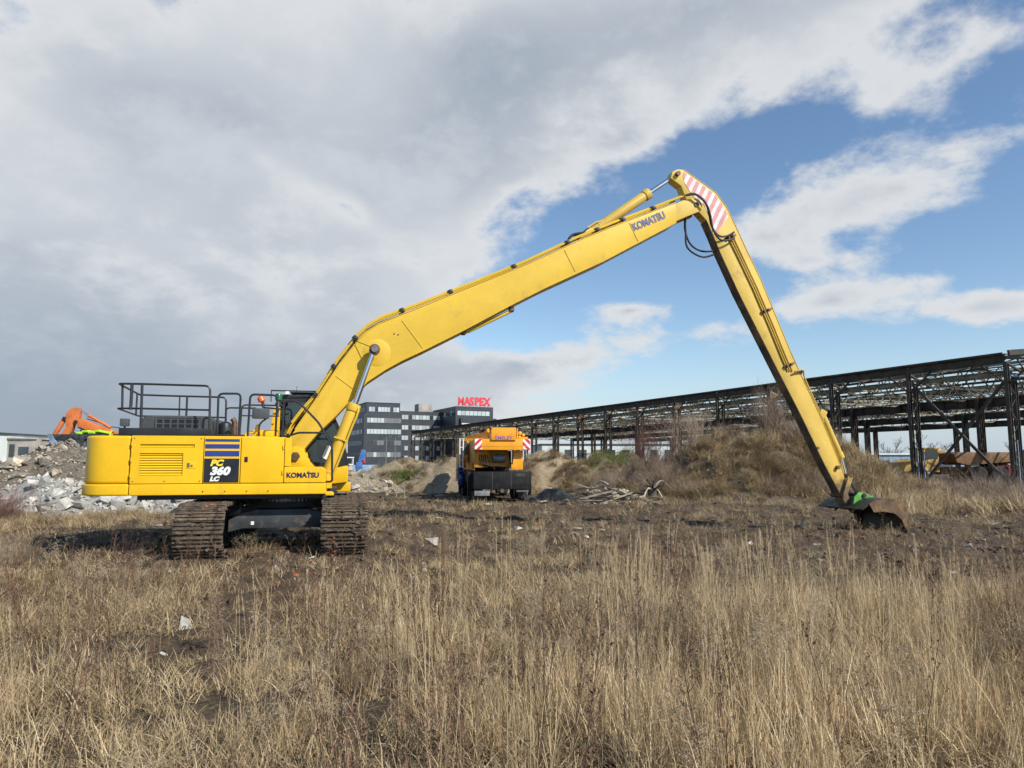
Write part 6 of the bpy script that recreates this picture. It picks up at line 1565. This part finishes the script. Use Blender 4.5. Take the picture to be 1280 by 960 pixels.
k_ = (nrg.random(4000) < 0.2+0.9*sst(clumps(x, y, 0.3, 99),0.4,0.62)) & (x < y*0.82)
scatter('hall_side_grass', sw[:6]+[tall_tuft(s_) for s_ in range(20,24)], np.stack([x[k_],y[k_],top_h(x[k_],y[k_])-0.02],-1), 'dry grass growing along the near side of the steel hall', 'grass', 0.15, 0.7, 1.2)
x = nrg.uniform(-30, -8, 2400); y = nrg.uniform(17, 25.5, 2400); k_ = nrg.random(2400) < (0.15+0.9*sst(clumps(x, y, 0.4, 101),0.4,0.62))*(1-sst(mud_mask(x,y),.3,.7))
k_ &= ~on_heap(x, y)
scatter('rubble_side_grass', sw[:6], np.stack([x[k_],y[k_],top_h(x[k_],y[k_])-0.02],-1), 'dry grass growing before the rubble heaps on the left', 'grass', 0.2, 0.3, 0.65)
# mud clods
x, y = wedge(13000, 6.5, 46, 1.0); k_ = nrg.random(len(x)) < sst(mud_mask(x,y),.35,.8)
CL = [chunk_mesh('clod', 700+i, M['clod'], 0.6, 12) for i in range(6)]
x, y = x[k_], y[k_]; scatter('mud_clods', CL, np.stack([x,y,ground_h(x,y)],-1), 'dark clods of churned earth across the yard', 'earth', 0.5, scales=0.035+0.20*nrg.random(len(x))**3.5)
# green patches
gg = []
for s_ in range(3):
    b = Blades(300+s_)
    for i in range(60):
        q = math.sqrt(b.r.random())*0.28; a = b.r.uniform(0,6.3)
        b.blade((q*math.cos(a), q*math.sin(a), 0), b.r.uniform(0,6.3), b.r.uniform(.12,.34), b.r.uniform(.1,.7), b.r.uniform(.2,.9), .012, b.r.random(), 3)
    gg.append(b.mesh('green_tuft', M['greengrass']))
x = np.concatenate([nrg.normal(-7.2,0.5,60), nrg.normal(6.0,1.2,60)]); y = np.concatenate([nrg.normal(49.0,0.5,60), nrg.normal(42.4,0.8,60)])
scatter('green_grass_patches', gg, np.stack([x,y,top_h(x,y)],-1), 'small patches of green grass on the mounds', 'grass', 0.15, 0.8, 1.4)

# shrubs that stand out singly
def shrub(x_, y_, s_, seed, label, mat=None, H=1.0, n=5):
    e = empty('dry_shrub', (x_, y_, float(top_h(x_, y_))-0.05), 0.0); tag(e, label, 'shrub')
    r_ = random.Random(seed); me = brush_tuft(seed, H)
    if mat: me.materials.clear(); me.materials.append(mat)
    for i in range(n):
        inst(me, 'branches', e, (r_.uniform(-.25,.25)*s_, r_.uniform(-.25,.25)*s_, 0), (r_.uniform(-.15,.15), r_.uniform(-.15,.15), r_.uniform(0,6)), (s_,s_,s_*r_.uniform(.8,1.15)))
redb = grass_mat('reddish_brush', [(0.13,0.060,0.045),(0.20,0.105,0.08),(0.27,0.165,0.125)], 0.1)
shrub(-15.2, 21.2, 1.0, 401, 'reddish brown dry bush before the rubble at the left edge', redb, 1.2, 8)
shrub(6.9, 36.6, 1.6, 402, 'upright reddish bare shrub on the left shoulder of the big mound', redb, 1.5, 7)
shrub(8.9, 36.0, 1.4, 403, 'greyish bare shrub on the crest left of the arm', None, 1.4, 6)
shrub(13.6, 37.0, 1.5, 404, 'bare shrub on the top of the big mound behind the arm', None, 1.4, 7)
shrub(20.5, 31.5, 1.3, 405, 'tangled grey shrub right of the bucket before the first hall column', None, 1.3, 7)
shrub(23.8, 32.5, 1.0, 406, 'pale fluffy shrub at the right edge below the last hall column', M['fluff'], 1.2, 9)
shrub(-9.0, 13.0, 0.55, 407, 'small grey twiggy weed before the left track', M['fluff'], 1.3, 6)
shrub(5.3, 7.3, 0.55, 408, 'dark dead weed clump standing in the straw at the right edge', M['weed'], 1.5, 5)
